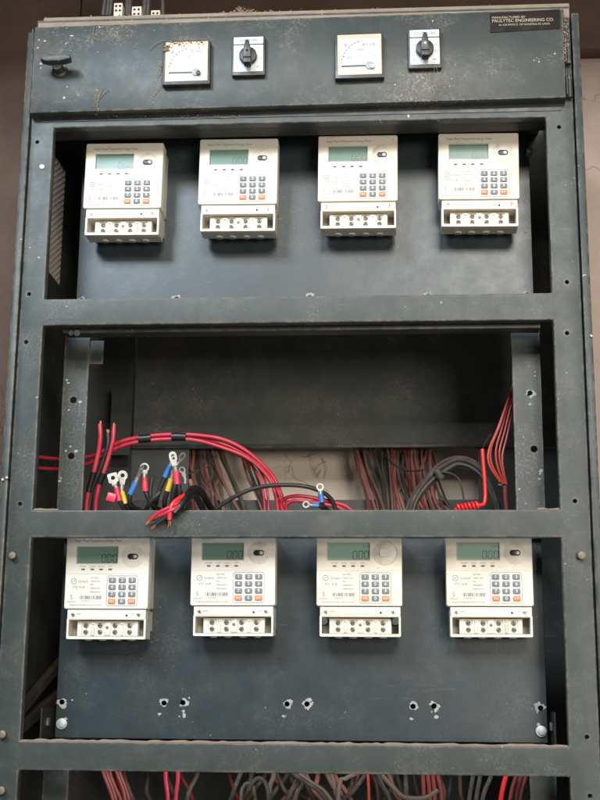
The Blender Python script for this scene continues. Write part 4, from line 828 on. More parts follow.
hang([(0.1134, 0.4804, 1.3082), (0.1185, 0.4734, 1.2837), (0.1303, 0.4564, 1.2482), (0.1359, 0.4169, 1.2044), (0.1394, 0.3980, 1.1667)], 'dgrey', 0.0028, True)
hang([(0.1475, 0.4802, 1.3080), (0.1490, 0.4732, 1.2836), (0.1527, 0.4562, 1.2481), (0.1560, 0.4167, 1.2043), (0.1592, 0.3979, 1.1667)], 'reddim', 0.0031, True)
hang([(0.1522, 0.5044, 1.3127), (0.1541, 0.4974, 1.2880), (0.1584, 0.4804, 1.2523), (0.1615, 0.4337, 1.2069), (0.1648, 0.4125, 1.1687)], 'red', 0.0024, True)
hang([(0.1589, 0.4920, 1.3102), (0.1615, 0.4850, 1.2857), (0.1677, 0.4680, 1.2501), (0.1743, 0.4250, 1.2055), (0.1810, 0.4050, 1.1676)], 'brown', 0.0024, True)
hang([(0.1646, 0.4965, 1.3111), (0.1678, 0.4895, 1.2865), (0.1752, 0.4725, 1.2509), (0.1835, 0.4282, 1.2060), (0.1901, 0.4077, 1.1680)], 'redbrown', 0.0027, True)
hang([(0.1720, 0.4783, 1.3075), (0.1746, 0.4713, 1.2831), (0.1806, 0.4543, 1.2477), (0.1870, 0.4154, 1.2040), (0.1935, 0.3968, 1.1665)], 'reddim', 0.0025, True)
hang([(0.1796, 0.4805, 1.3079), (0.1815, 0.4735, 1.2835), (0.1862, 0.4565, 1.2481), (0.1924, 0.4170, 1.2043), (0.1989, 0.3981, 1.1666)], 'brown', 0.0025, True)
hang([(0.1872, 0.4852, 1.3088), (0.1897, 0.4782, 1.2843), (0.1956, 0.4612, 1.2489), (0.2035, 0.4202, 1.2047), (0.2116, 0.4009, 1.1670)], 'reddim', 0.0027, True)
hang([(0.1949, 0.4872, 1.3091), (0.1973, 0.4802, 1.2847), (0.2031, 0.4632, 1.2492), (0.2090, 0.4217, 1.2050), (0.2188, 0.4021, 1.1672)], 'redbrown', 0.0031, True)
hang([(0.2027, 0.4974, 1.3111), (0.2039, 0.4904, 1.2865), (0.2071, 0.4734, 1.2509), (0.2146, 0.4288, 1.2060), (0.2244, 0.4083, 1.1680)], 'brown', 0.0028, True)
hang([(0.2082, 0.4910, 1.3098), (0.2094, 0.4840, 1.2853), (0.2125, 0.4670, 1.2498), (0.2182, 0.4243, 1.2053), (0.2297, 0.4044, 1.1675)], 'redbrown', 0.0028, True)
hang([(0.2158, 0.4925, 1.3100), (0.2164, 0.4855, 1.2856), (0.2181, 0.4685, 1.2500), (0.2237, 0.4254, 1.2055), (0.2370, 0.4053, 1.1676)], 'dgrey', 0.0028, True)
hang([(0.1437, 0.4867, 1.3093), (0.1447, 0.4797, 1.2848), (0.1471, 0.4627, 1.2493), (0.1505, 0.4213, 1.2050), (0.1538, 0.4018, 1.1672)], 'tan', 0.0025, True)
hang([(0.1758, 0.4786, 1.3075), (0.1744, 0.4716, 1.2832), (0.1713, 0.4546, 1.2478), (0.1797, 0.4156, 1.2041), (0.1845, 0.3970, 1.1665)], 'dgrey', 0.0032, True)
hang([(0.1910, 0.4812, 1.3080), (0.1900, 0.4742, 1.2836), (0.1881, 0.4572, 1.2482), (0.1943, 0.4174, 1.2043), (0.2025, 0.3985, 1.1667)], 'redbrown', 0.0030, True)
hang([(0.0826, 0.4965, 1.3114), (0.0850, 0.4895, 1.2868), (0.0907, 0.4725, 1.2511), (0.1009, 0.4281, 1.2062), (0.1084, 0.4077, 1.1681)], 'brown', 0.0028, True)
hang([(0.0882, 0.5031, 1.3127), (0.0923, 0.4961, 1.2880), (0.1019, 0.4791, 1.2522), (0.1174, 0.4328, 1.2069), (0.1284, 0.4117, 1.1686)], 'brown', 0.0027, True)
hang([(0.0982, 0.4820, 1.3086), (0.1033, 0.4750, 1.2841), (0.1153, 0.4580, 1.2486), (0.1304, 0.4180, 1.2046), (0.1430, 0.3990, 1.1668)], 'dgrey', 0.0029, True)
hang([(0.1551, 0.4925, 1.3103), (0.1549, 0.4855, 1.2858), (0.1546, 0.4685, 1.2502), (0.1578, 0.4254, 1.2056), (0.1611, 0.4053, 1.1677)], 'redbrown', 0.0030, True)
hang([(0.1683, 0.4876, 1.3093), (0.1715, 0.4806, 1.2848), (0.1788, 0.4636, 1.2493), (0.1889, 0.4219, 1.2050), (0.1990, 0.4024, 1.1672)], 'brown', 0.0031, True)
hang([(0.1836, 0.4920, 1.3101), (0.1855, 0.4850, 1.2856), (0.1901, 0.4680, 1.2500), (0.1981, 0.4250, 1.2055), (0.2063, 0.4050, 1.1676)], 'redbrown', 0.0026, True)
hang([(0.1987, 0.4893, 1.3095), (0.1988, 0.4823, 1.2850), (0.1994, 0.4653, 1.2496), (0.2054, 0.4231, 1.2052), (0.2135, 0.4034, 1.1674)], 'brown', 0.0026, True)
hang([(0.2064, 0.4958, 1.3107), (0.2094, 0.4888, 1.2862), (0.2164, 0.4718, 1.2506), (0.2256, 0.4276, 1.2058), (0.2316, 0.4073, 1.1679)], 'brown', 0.0030, True)
hang([(0.2122, 0.4991, 1.3113), (0.2128, 0.4921, 1.2868), (0.2146, 0.4751, 1.2512), (0.2220, 0.4300, 1.2062), (0.2281, 0.4093, 1.1682)], 'reddim', 0.0026, True)
hang([(0.1418, 0.4840, 1.3087), (0.1445, 0.4770, 1.2843), (0.1508, 0.4600, 1.2488), (0.1596, 0.4194, 1.2047), (0.1701, 0.4002, 1.1670)], 'redbrown', 0.0026, True)
hang([(0.1628, 0.5038, 1.3125), (0.1619, 0.4968, 1.2879), (0.1603, 0.4798, 1.2522), (0.1670, 0.4332, 1.2068), (0.1756, 0.4121, 1.1686)], 'brown', 0.0026, True)
hang([(0.2193, 0.4818, 1.3079), (0.2216, 0.4748, 1.2835), (0.2271, 0.4578, 1.2482), (0.2343, 0.4178, 1.2043), (0.2439, 0.3989, 1.1667)], 'brown', 0.0027, True)
hang([(0.2256, 0.5031, 1.3120), (0.2285, 0.4961, 1.2874), (0.2353, 0.4791, 1.2518), (0.2459, 0.4328, 1.2066), (0.2553, 0.4116, 1.1685)], 'dgrey', 0.0024, True)
hang([(0.2230, 0.4798, 1.3075), (0.2225, 0.4728, 1.2832), (0.2215, 0.4558, 1.2479), (0.2270, 0.4165, 1.2041), (0.2385, 0.3977, 1.1665)], 'redbrown', 0.0032, True)
hang([(0.1048, 0.5010, 1.3122), (0.1067, 0.4940, 1.2876), (0.1112, 0.4770, 1.2518), (0.1289, 0.4313, 1.2066), (0.1442, 0.4104, 1.1684)], 'redbrown', 0.0025, True)
hang([(0.1628, 0.4912, 1.3100), (0.1630, 0.4842, 1.2855), (0.1635, 0.4672, 1.2500), (0.1782, 0.4244, 1.2054), (0.1969, 0.4045, 1.1675)], 'brown', 0.0031, True)
hang([(0.1634, 0.5013, 1.3120), (0.1684, 0.4943, 1.2874), (0.1799, 0.4773, 1.2517), (0.1742, 0.4315, 1.2066), (0.1911, 0.4106, 1.1684)], 'brown', 0.0027, True)
hang([(0.1711, 0.4926, 1.3103), (0.1714, 0.4856, 1.2857), (0.1722, 0.4686, 1.2502), (0.1898, 0.4254, 1.2056), (0.2132, 0.4053, 1.1676)], 'redbrown', 0.0029, True)
hang([(0.1583, 0.4981, 1.3114), (0.1549, 0.4911, 1.2868), (0.1472, 0.4741, 1.2512), (0.1612, 0.4292, 1.2062), (0.1732, 0.4086, 1.1681)], 'redbrown', 0.0031, True)
hang([(0.1451, 0.4955, 1.3110), (0.1527, 0.4885, 1.2864), (0.1702, 0.4715, 1.2507), (0.1592, 0.4274, 1.2060), (0.1512, 0.4071, 1.1680)], 'brown', 0.0027, True)
hang([(0.1858, 0.5012, 1.3119), (0.1824, 0.4942, 1.2873), (0.1747, 0.4772, 1.2517), (0.1928, 0.4314, 1.2065), (0.1911, 0.4105, 1.1684)], 'redbrown', 0.0026, True)
hang([(0.2176, 0.4950, 1.3105), (0.2221, 0.4880, 1.2860), (0.2328, 0.4710, 1.2504), (0.2297, 0.4271, 1.2058), (0.2336, 0.4068, 1.1678)], 'reddim', 0.0029, True)
hang([(0.2191, 0.4859, 1.3087), (0.2143, 0.4789, 1.2843), (0.2036, 0.4619, 1.2490), (0.2228, 0.4207, 1.2048), (0.2615, 0.4013, 1.1670)], 'redbrown', 0.0027, True)
wire([(0.1323, 0.4800, 1.3003), (0.1473, 0.4400, 1.2718), (0.1636, 0.4000, 1.2515), (0.1831, 0.3700, 1.2406), (0.2074, 0.3400, 1.2371)], .0018, 'dgrey', 'thin dusty black wire sweeping sideways across the hanging red wires', n=6)
# thick grey arch
ar = thing('cable_arch', 'thick arch of dusty grey-brown cables tied together by the red coil', 'cable bundle', (0.2647, 0.2800, 1.2457))
for pts, m, r in (
        ([(0.1777, 0.2700, 1.1451), (0.1865, 0.2700, 1.1730), (0.2011, 0.2700, 1.1965), (0.2221, 0.2700, 1.2207), (0.2442, 0.2700, 1.2351), (0.2632, 0.2700, 1.2430), (0.2847, 0.2700, 1.2383), (0.3028, 0.2700, 1.2254), (0.3154, 0.2700, 1.2030), (0.3252, 0.2700, 1.1790), (0.3340, 0.2700, 1.1450)], 'oldcable', 0.0038),
        ([(0.1790, 0.2740, 1.1464), (0.1896, 0.2740, 1.1724), (0.2057, 0.2740, 1.1958), (0.2267, 0.2740, 1.2196), (0.2471, 0.2740, 1.2325), (0.2620, 0.2740, 1.2392), (0.2840, 0.2740, 1.2357), (0.3015, 0.2740, 1.2224), (0.3157, 0.2740, 1.2023), (0.3245, 0.2740, 1.1775), (0.3320, 0.2740, 1.1431)], 'oldcable', 0.0036),
        ([(0.1750, 0.2760, 1.1464), (0.1854, 0.2760, 1.1756), (0.2008, 0.2760, 1.1995), (0.2219, 0.2760, 1.2265), (0.2411, 0.2760, 1.2416), (0.2648, 0.2760, 1.2478), (0.2874, 0.2760, 1.2429), (0.3042, 0.2760, 1.2289), (0.3168, 0.2760, 1.2080), (0.3264, 0.2760, 1.1832), (0.3350, 0.2760, 1.1484)], 'oldcable', 0.0036),
        ([(0.1835, 0.2720, 1.1461), (0.1922, 0.2720, 1.1714), (0.2058, 0.2720, 1.1936), (0.2282, 0.2720, 1.2149), (0.2485, 0.2720, 1.2280), (0.2620, 0.2720, 1.2351), (0.2819, 0.2720, 1.2317), (0.3009, 0.2720, 1.2181), (0.3136, 0.2720, 1.1976), (0.3226, 0.2720, 1.1753), (0.3312, 0.2720, 1.1416)], 'dgrey', 0.0034),
        ([(0.1784, 0.2820, 1.1469), (0.1890, 0.2820, 1.1743), (0.2042, 0.2820, 1.1963), (0.2257, 0.2820, 1.2204), (0.2452, 0.2820, 1.2355), (0.2638, 0.2820, 1.2413), (0.2842, 0.2820, 1.2374), (0.3019, 0.2820, 1.2245), (0.3157, 0.2820, 1.2028), (0.3246, 0.2820, 1.1783), (0.3334, 0.2820, 1.1440)], 'oldcable', 0.0038),
        ([(0.1834, 0.2780, 1.1472), (0.1923, 0.2780, 1.1705), (0.2087, 0.2780, 1.1922), (0.2304, 0.2780, 1.2145), (0.2499, 0.2780, 1.2270), (0.2598, 0.2780, 1.2322), (0.2818, 0.2780, 1.2286), (0.2994, 0.2780, 1.2173), (0.3123, 0.2780, 1.1976), (0.3216, 0.2780, 1.1740), (0.3310, 0.2780, 1.1420)], 'oldcable', 0.0034),
        ([(0.1724, 0.2800, 1.1476), (0.1815, 0.2800, 1.1734), (0.1971, 0.2800, 1.1978), (0.2187, 0.2800, 1.2215), (0.2404, 0.2800, 1.2359), (0.2677, 0.2800, 1.2418), (0.2887, 0.2800, 1.2396), (0.3066, 0.2800, 1.2240), (0.3197, 0.2800, 1.2038), (0.3300, 0.2800, 1.1799), (0.3361, 0.2800, 1.1462)], 'brown', 0.0030),
        ):
    b = NB(); tube(b, pts, r, 9); obj('cable', b, m, ar)
b = NB(); tube(b, [(0.2276, 0.2620, 1.2225), (0.2309, 0.2620, 1.2164), (0.2351, 0.2640, 1.2098)], .0075, 10); obj('cable_tie', b, 'dgrey', ar)
wire([(0.2341, 0.2550, 1.2187), (0.2493, 0.2550, 1.2169), (0.2630, 0.2600, 1.2091), (0.2697, 0.2650, 1.1926), (0.2729, 0.2700, 1.1692), (0.2742, 0.2700, 1.1469)], .0017, 'dgrey', 'thin black wire drooping under the grey cable arch', n=6)
wire([(0.2231, 0.2900, 1.2055), (0.2331, 0.2900, 1.1862), (0.2449, 0.2900, 1.1688), (0.2548, 0.2900, 1.1497)], .0015, 'dgrey', 'thin black wire falling slantwise before the plaster by the arch', n=6)
# red coil
co_ = thing('coiled_wire', 'bright red stiff wire with a coiled foot lying on the rail', 'wire', (0.2977, 0.1200, 1.1499))
b = NB(); tube(b, [(0.2954, 0.1200, 1.2325), (0.2961, 0.1200, 1.2146), (0.2979, 0.1200, 1.1821), (0.2982, 0.1200, 1.1547), (0.2951, 0.1180, 1.1424), (0.2846, 0.1150, 1.1412)], .0031, 10); obj('stem', b, 'redhot', co_)
A0 = Vector((0.2875, 0.1120, 1.1407)); A1 = Vector((0.2493, 0.1050, 1.1350)); ax = (A1-A0).normalized(); e1 = Vector((0, 1, 0)); e2 = ax.cross(e1).normalized()
pts = [A0.lerp(A1, i/120)+(e1*math.cos(i/120*6.5*2*math.pi)+e2*math.sin(i/120*6.5*2*math.pi))*(.0052-.0018*i/120) for i in range(121)]
b = NB(); tube(b, pts, .0024, 8, raw=True); obj('coil', b, 'redhot', co_)
b = NB(); tube(b, [(0.2953, 0.1200, 1.2309), (0.3006, 0.1300, 1.2443), (0.3114, 0.1400, 1.2611)], .0006, 5); obj('bare_strand', b, 'dgrey', co_)
# orange-red strands hanging beside the upright
for pts in ([(0.3616, 0.1900, 1.3894), (0.3548, 0.1800, 1.3559), (0.3436, 0.1750, 1.3257), (0.3290, 0.1720, 1.2827), (0.3132, 0.1700, 1.2437), (0.3141, 0.1700, 1.2153), (0.3312, 0.1700, 1.1838)],
            [(0.3632, 0.1900, 1.3877), (0.3555, 0.1800, 1.3524), (0.3454, 0.1780, 1.3229), (0.3325, 0.1760, 1.2784), (0.3217, 0.1750, 1.2413), (0.3241, 0.1740, 1.2110), (0.3347, 0.1730, 1.1842)],
            [(0.3638, 0.1950, 1.3907), (0.3569, 0.1850, 1.3554), (0.3489, 0.1820, 1.3187), (0.3377, 0.1800, 1.2759), (0.3276, 0.1780, 1.2385), (0.3301, 0.1770, 1.2115), (0.3373, 0.1750, 1.1846)],
            [(0.3599, 0.1900, 1.3877), (0.3541, 0.1820, 1.3564), (0.3420, 0.1770, 1.3227), (0.3258, 0.1740, 1.2781), (0.3097, 0.1680, 1.2400), (0.3098, 0.1660, 1.2146), (0.3262, 0.1680, 1.1868)],
            [(0.3654, 0.1950, 1.3890), (0.3589, 0.1900, 1.3531), (0.3508, 0.1870, 1.3113), (0.3411, 0.1840, 1.2665), (0.3325, 0.1800, 1.2338), (0.3333, 0.1780, 1.2083), (0.3382, 0.1760, 1.1831)]):
    wire(pts, .0019, 'orangered', 'thin orange-red wire hanging in a bunch beside the drilled upright', 'wire', 'orange-red wires hung from the upright', 7)
wire([(0.3348, 0.1750, 1.1813), (0.3352, 0.1750, 1.1664), (0.3368, 0.1750, 1.1352)], .0042, 'reddim', 'short dark red cable below the orange-red bunch', 'cable', None, 8, 'cable')
b = NB(); tube(b, [(0.3227, 0.1660, 1.1823), (0.3292, 0.1660, 1.1811)], .0016, 6, raw=True); tag(obj('cable_tie', b, 'tan', base=(0.3227, 0.1660, 1.1823)), 'pale tie end on the orange-red wire bunch', 'cable tie')

# cables hanging in the fourth bay
def low(pts, m, r, lab, grp=None):
    wire(pts, r, m, lab, 'cable', grp, 8, 'cable')
low([(-0.3214, 0.2000, 0.7369), (-0.3153, 0.2000, 0.7168), (-0.3063, 0.2000, 0.6968), (-0.2973, 0.2000, 0.6693), (-0.2859, 0.2000, 0.5874)], 'reddim', 0.0033, 'dull red cable slanting down under the lowest rail, mesh side', 'slanting dull red cables')
low([(-0.3165, 0.2000, 0.7370), (-0.3101, 0.2000, 0.7169), (-0.3012, 0.2000, 0.6969), (-0.2925, 0.2000, 0.6693), (-0.2811, 0.2000, 0.5875)], 'reddim', 0.0033, 'dull red cable slanting down under the lowest rail, mesh side', 'slanting dull red cables')
low([(-0.3083, 0.2000, 0.7370), (-0.3049, 0.2000, 0.7169), (-0.2960, 0.2000, 0.6969), (-0.2844, 0.2000, 0.6694), (-0.2731, 0.2000, 0.5877)], 'reddim', 0.0033, 'dull red cable slanting down under the lowest rail, mesh side', 'slanting dull red cables')
low([(-0.3018, 0.2000, 0.7371), (-0.2933, 0.2000, 0.7171), (-0.2844, 0.2000, 0.6971), (-0.2779, 0.2000, 0.6695), (-0.2667, 0.2000, 0.5878)], 'reddim', 0.0033, 'dull red cable slanting down under the lowest rail, mesh side', 'slanting dull red cables')
low([(-0.2952, 0.2000, 0.7372), (-0.2887, 0.2000, 0.7171), (-0.2798, 0.2000, 0.6972), (-0.2714, 0.2000, 0.6696), (-0.2603, 0.2000, 0.5879)], 'reddim', 0.0033, 'dull red cable slanting down under the lowest rail, mesh side', 'slanting dull red cables')
low([(-0.2088, 0.1600, 0.7400), (-0.2079, 0.1600, 0.7127), (-0.2038, 0.1600, 0.6826), (-0.2009, 0.1600, 0.5934)], 'red', 0.0036, 'straight red cable of a pair hanging under the lowest rail', 'pair of red cables')
low([(-0.1897, 0.1600, 0.7402), (-0.1888, 0.1600, 0.7129), (-0.1911, 0.1600, 0.6827), (-0.1884, 0.1600, 0.5936)], 'red', 0.0036, 'straight red cable of a pair hanging under the lowest rail', 'pair of red cables')
low([(0.1741, 0.2595, 0.7463), (0.1818, 0.2495, 0.7187), (0.1871, 0.2445, 0.6942), (0.2004, 0.2595, 0.6623), (0.2053, 0.2595, 0.5705)], 'oldcable', 0.0031, 'dim cable hanging deep inside the lowest bay behind the red ones', 'dim cables deep in the lowest bay')
low([(0.2416, 0.2835, 0.7461), (0.2430, 0.2735, 0.7181), (0.2390, 0.2685, 0.6933), (0.2377, 0.2835, 0.6609), (0.2356, 0.2835, 0.5681)], 'dgrey', 0.0032, 'dim cable hanging deep inside the lowest bay behind the red ones', 'dim cables deep in the lowest bay')
low([(-0.2115, 0.3082, 0.7399), (-0.2095, 0.2982, 0.7112), (-0.2114, 0.2932, 0.6858), (-0.2229, 0.3082, 0.6525), (-0.2232, 0.3082, 0.5574)], 'oldcable', 0.0037, 'dim cable hanging deep inside the lowest bay behind the red ones', 'dim cables deep in the lowest bay')
low([(-0.2066, 0.2882, 0.7408), (-0.2021, 0.2782, 0.7124), (-0.1861, 0.2732, 0.6874), (-0.1813, 0.2882, 0.6547), (-0.1736, 0.2882, 0.5606)], 'reddim', 0.0031, 'dim cable hanging deep inside the lowest bay behind the red ones', 'dim cables deep in the lowest bay')
low([(-0.3303, 0.3327, 0.7375), (-0.3217, 0.3227, 0.7085), (-0.3079, 0.3177, 0.6829), (-0.2916, 0.3327, 0.6496), (-0.2799, 0.3327, 0.5534)], 'reddim', 0.0031, 'dim cable hanging deep inside the lowest bay behind the red ones', 'dim cables deep in the lowest bay')
low([(0.2002, 0.2830, 0.7456), (0.2015, 0.2730, 0.7176), (0.1976, 0.2680, 0.6928), (0.2043, 0.2830, 0.6605), (0.2042, 0.2830, 0.5676)], 'oldcable', 0.0038, 'dim cable hanging deep inside the lowest bay behind the red ones', 'dim cables deep in the lowest bay')
low([(0.2074, 0.2595, 0.7467), (0.2042, 0.2495, 0.7189), (0.2055, 0.2445, 0.6944), (0.2049, 0.2595, 0.6624), (0.2033, 0.2595, 0.5705)], 'oldcable', 0.0033, 'dim cable hanging deep inside the lowest bay behind the red ones', 'dim cables deep in the lowest bay')
low([(0.2546, 0.2591, 0.7472), (0.2560, 0.2491, 0.7196), (0.2564, 0.2441, 0.6951), (0.2612, 0.2591, 0.6632), (0.2613, 0.2591, 0.5715)], 'brown', 0.0033, 'dim cable hanging deep inside the lowest bay behind the red ones', 'dim cables deep in the lowest bay')
low([(-0.3368, 0.2806, 0.7396), (-0.3252, 0.2706, 0.7113), (-0.3129, 0.2656, 0.6863), (-0.3094, 0.2806, 0.6535), (-0.3002, 0.2806, 0.5594)], 'brown', 0.0038, 'dim cable hanging deep inside the lowest bay behind the red ones', 'dim cables deep in the lowest bay')
low([(-0.1716, 0.2742, 0.7418), (-0.1746, 0.2642, 0.7135), (-0.1862, 0.2592, 0.6883), (-0.1910, 0.2742, 0.6557), (-0.1933, 0.2742, 0.5620)], 'brown', 0.0040, 'dim cable hanging deep inside the lowest bay behind the red ones', 'dim cables deep in the lowest bay')
low([(0.1583, 0.3066, 0.7442), (0.1640, 0.2966, 0.7159), (0.1783, 0.2916, 0.6910), (0.1885, 0.3066, 0.6584), (0.1944, 0.3066, 0.5646)], 'dgrey', 0.0035, 'dim cable hanging deep inside the lowest bay behind the red ones', 'dim cables deep in the lowest bay')
low([(-0.2740, 0.3162, 0.7389), (-0.2639, 0.3062, 0.7101), (-0.2638, 0.3012, 0.6846), (-0.2540, 0.3162, 0.6514), (-0.2469, 0.3162, 0.5560)], 'oldcable', 0.0037, 'dim cable hanging deep inside the lowest bay behind the red ones', 'dim cables deep in the lowest bay')
low([(-0.3060, 0.3048, 0.7390), (-0.3014, 0.2948, 0.7103), (-0.2907, 0.2898, 0.6850), (-0.2820, 0.3048, 0.6520), (-0.2738, 0.3048, 0.5569)], 'brown', 0.0039, 'dim cable hanging deep inside the lowest bay behind the red ones', 'dim cables deep in the lowest bay')
low([(-0.2336, 0.3210, 0.7391), (-0.2309, 0.3110, 0.7103), (-0.2204, 0.3060, 0.6848), (-0.2178, 0.3210, 0.6516), (-0.2120, 0.3210, 0.5560)], 'oldcable', 0.0034, 'dim cable hanging deep inside the lowest bay behind the red ones', 'dim cables deep in the lowest bay')
low([(-0.1306, 0.2942, 0.7414), (-0.1221, 0.2842, 0.7130), (-0.1124, 0.2792, 0.6880), (-0.1028, 0.2942, 0.6553), (-0.0951, 0.2942, 0.5612)], 'reddim', 0.0034, 'dim cable hanging deep inside the lowest bay behind the red ones', 'dim cables deep in the lowest bay')
low([(0.2259, 0.2883, 0.7457), (0.2250, 0.2783, 0.7176), (0.2324, 0.2733, 0.6929), (0.2306, 0.2883, 0.6604), (0.2305, 0.2883, 0.5674)], 'brown', 0.0030, 'dim cable hanging deep inside the lowest bay behind the red ones', 'dim cables deep in the lowest bay')
low([(-0.0894, 0.1700, 0.5793), (-0.0898, 0.1700, 0.6834), (-0.0870, 0.1700, 0.7015), (-0.0808, 0.1700, 0.7091), (-0.0728, 0.1700, 0.7047), (-0.0678, 0.1700, 0.6897), (-0.0614, 0.1700, 0.5798)], 'brown', 0.0030, 'dusty cable in the grey-brown tangle below the lowest rail', 'tangle of dusty cables under the lowest rail')
low([(-0.0753, 0.1500, 0.6999), (-0.0693, 0.1500, 0.7120), (-0.0600, 0.1500, 0.7181), (-0.0505, 0.1500, 0.7122), (-0.0456, 0.1500, 0.6973), (-0.0436, 0.1500, 0.6676), (-0.0409, 0.1500, 0.5825)], 'oldcable', 0.0035, 'dusty cable in the grey-brown tangle below the lowest rail', 'tangle of dusty cables under the lowest rail')
low([(-0.0371, 0.1900, 0.7406), (-0.0401, 0.1900, 0.7192), (-0.0476, 0.1900, 0.6901), (-0.0508, 0.1900, 0.5776)], 'brown', 0.0040, 'dusty cable in the grey-brown tangle below the lowest rail', 'tangle of dusty cables under the lowest rail')
low([(0.0050, 0.1800, 0.7370), (-0.0011, 0.1800, 0.7111), (-0.0166, 0.1800, 0.6837), (-0.0358, 0.1800, 0.5790)], 'oldcable', 0.0037, 'dusty cable in the grey-brown tangle below the lowest rail', 'tangle of dusty cables under the lowest rail')
low([(0.0086, 0.2000, 0.7284), (0.0039, 0.2000, 0.7054), (-0.0070, 0.2000, 0.6824), (-0.0202, 0.2000, 0.5769)], 'brown', 0.0036, 'dusty cable in the grey-brown tangle below the lowest rail', 'tangle of dusty cables under the lowest rail')
low([(-0.0180, 0.1500, 0.7396), (-0.0069, 0.1500, 0.7262), (0.0150, 0.1500, 0.7115), (0.0447, 0.1500, 0.6866), (0.0971, 0.1500, 0.5848)], 'oldcable', 0.0037, 'dusty cable in the grey-brown tangle below the lowest rail', 'tangle of dusty cables under the lowest rail')
low([(-0.0157, 0.1600, 0.7422), (-0.0014, 0.1600, 0.7273), (0.0222, 0.1600, 0.7110), (0.0520, 0.1600, 0.6860), (0.1061, 0.1600, 0.5838)], 'tan', 0.0031, 'dusty cable in the grey-brown tangle below the lowest rail', 'tangle of dusty cables under the lowest rail')
low([(0.0372, 0.2000, 0.7410), (0.0437, 0.2000, 0.7227), (0.0533, 0.2000, 0.7045), (0.0645, 0.2000, 0.6803), (0.0803, 0.2000, 0.5786)], 'brown', 0.0041, 'dusty cable in the grey-brown tangle below the lowest rail', 'tangle of dusty cables under the lowest rail')
low([(0.0479, 0.2100, 0.7407), (0.0528, 0.2100, 0.7223), (0.0592, 0.2100, 0.7039), (0.0688, 0.2100, 0.6796), (0.0831, 0.2100, 0.5774)], 'brown', 0.0040, 'dusty cable in the grey-brown tangle below the lowest rail', 'tangle of dusty cables under the lowest rail')
low([(0.1059, 0.1900, 0.7362), (0.0917, 0.1900, 0.7253), (0.0727, 0.1900, 0.7160), (0.0632, 0.1900, 0.7022), (0.0603, 0.1900, 0.5794)], 'tan', 0.0036, 'dusty cable in the grey-brown tangle below the lowest rail', 'tangle of dusty cables under the lowest rail')
low([(0.1204, 0.1700, 0.7403), (0.1250, 0.1700, 0.7253), (0.1343, 0.1700, 0.7044), (0.1435, 0.1700, 0.6835), (0.1520, 0.1700, 0.5834)], 'oldcable', 0.0032, 'dusty cable in the grey-brown tangle below the lowest rail', 'tangle of dusty cables under the lowest rail')
low([(0.1234, 0.1800, 0.7399), (0.1296, 0.1800, 0.7248), (0.1468, 0.1800, 0.7069), (0.1654, 0.1800, 0.6906), (0.1981, 0.1800, 0.6895), (0.2185, 0.1800, 0.7018)], 'brown', 0.0042, 'dusty cable in the grey-brown tangle below the lowest rail', 'tangle of dusty cables under the lowest rail')
low([(0.1153, 0.2506, 0.7429), (0.1168, 0.2406, 0.7183), (0.1239, 0.2356, 0.6939), (0.1251, 0.2506, 0.6651), (0.1269, 0.2506, 0.5733)], 'redbrown', 0.0031, 'dusty cable in the grey-brown tangle below the lowest rail', 'tangle of dusty cables under the lowest rail')
low([(-0.0771, 0.2318, 0.7415), (-0.0799, 0.2218, 0.7169), (-0.0853, 0.2168, 0.6924), (-0.0977, 0.2318, 0.6634), (-0.1009, 0.2318, 0.5717)], 'oldcable', 0.0039, 'dusty cable in the grey-brown tangle below the lowest rail', 'tangle of dusty cables under the lowest rail')
low([(-0.0045, 0.2179, 0.7429), (0.0065, 0.2079, 0.7188), (0.0150, 0.2029, 0.6946), (0.0308, 0.2179, 0.6663), (0.0392, 0.2179, 0.5757)], 'oldcable', 0.0034, 'dusty cable in the grey-brown tangle below the lowest rail', 'tangle of dusty cables under the lowest rail')
low([(0.1114, 0.2079, 0.7446), (0.1024, 0.1979, 0.7205), (0.0846, 0.1929, 0.6962), (0.0587, 0.2079, 0.6675), (0.0469, 0.2079, 0.5771)], 'oldcable', 0.0039, 'dusty cable in the grey-brown tangle below the lowest rail', 'tangle of dusty cables under the lowest rail')
low([(-0.0514, 0.2196, 0.7423), (-0.0357, 0.2096, 0.7181), (-0.0221, 0.2046, 0.6941), (0.0034, 0.2196, 0.6658), (0.0164, 0.2196, 0.5751)], 'oldcable', 0.0031, 'dusty cable in the grey-brown tangle below the lowest rail', 'tangle of dusty cables under the lowest rail')
low([(0.0186, 0.2689, 0.7410), (0.0074, 0.2589, 0.7160), (-0.0127, 0.2539, 0.6909), (-0.0265, 0.2689, 0.6615), (-0.0360, 0.2689, 0.5684)], 'dgrey', 0.0031, 'dusty cable in the grey-brown tangle below the lowest rail', 'tangle of dusty cables under the lowest rail')
low([(0.0062, 0.2334, 0.7423), (-0.0018, 0.2234, 0.7178), (-0.0166, 0.2184, 0.6932), (-0.0355, 0.2334, 0.6642), (-0.0441, 0.2334, 0.5725)], 'redbrown', 0.0033, 'dusty cable in the grey-brown tangle below the lowest rail', 'tangle of dusty cables under the lowest rail')
low([(0.0908, 0.2595, 0.7422), (0.0903, 0.2495, 0.7175), (0.0765, 0.2445, 0.6927), (0.0746, 0.2595, 0.6637), (0.0709, 0.2595, 0.5713)], 'dgrey', 0.0036, 'dusty cable in the grey-brown tangle below the lowest rail', 'tangle of dusty cables under the lowest rail')
low([(-0.0138, 0.2385, 0.7419), (-0.0229, 0.2285, 0.7173), (-0.0415, 0.2235, 0.6926), (-0.0568, 0.2385, 0.6635), (-0.0655, 0.2385, 0.5715)], 'oldcable', 0.0039, 'dusty cable in the grey-brown tangle below the lowest rail', 'tangle of dusty cables under the lowest rail')
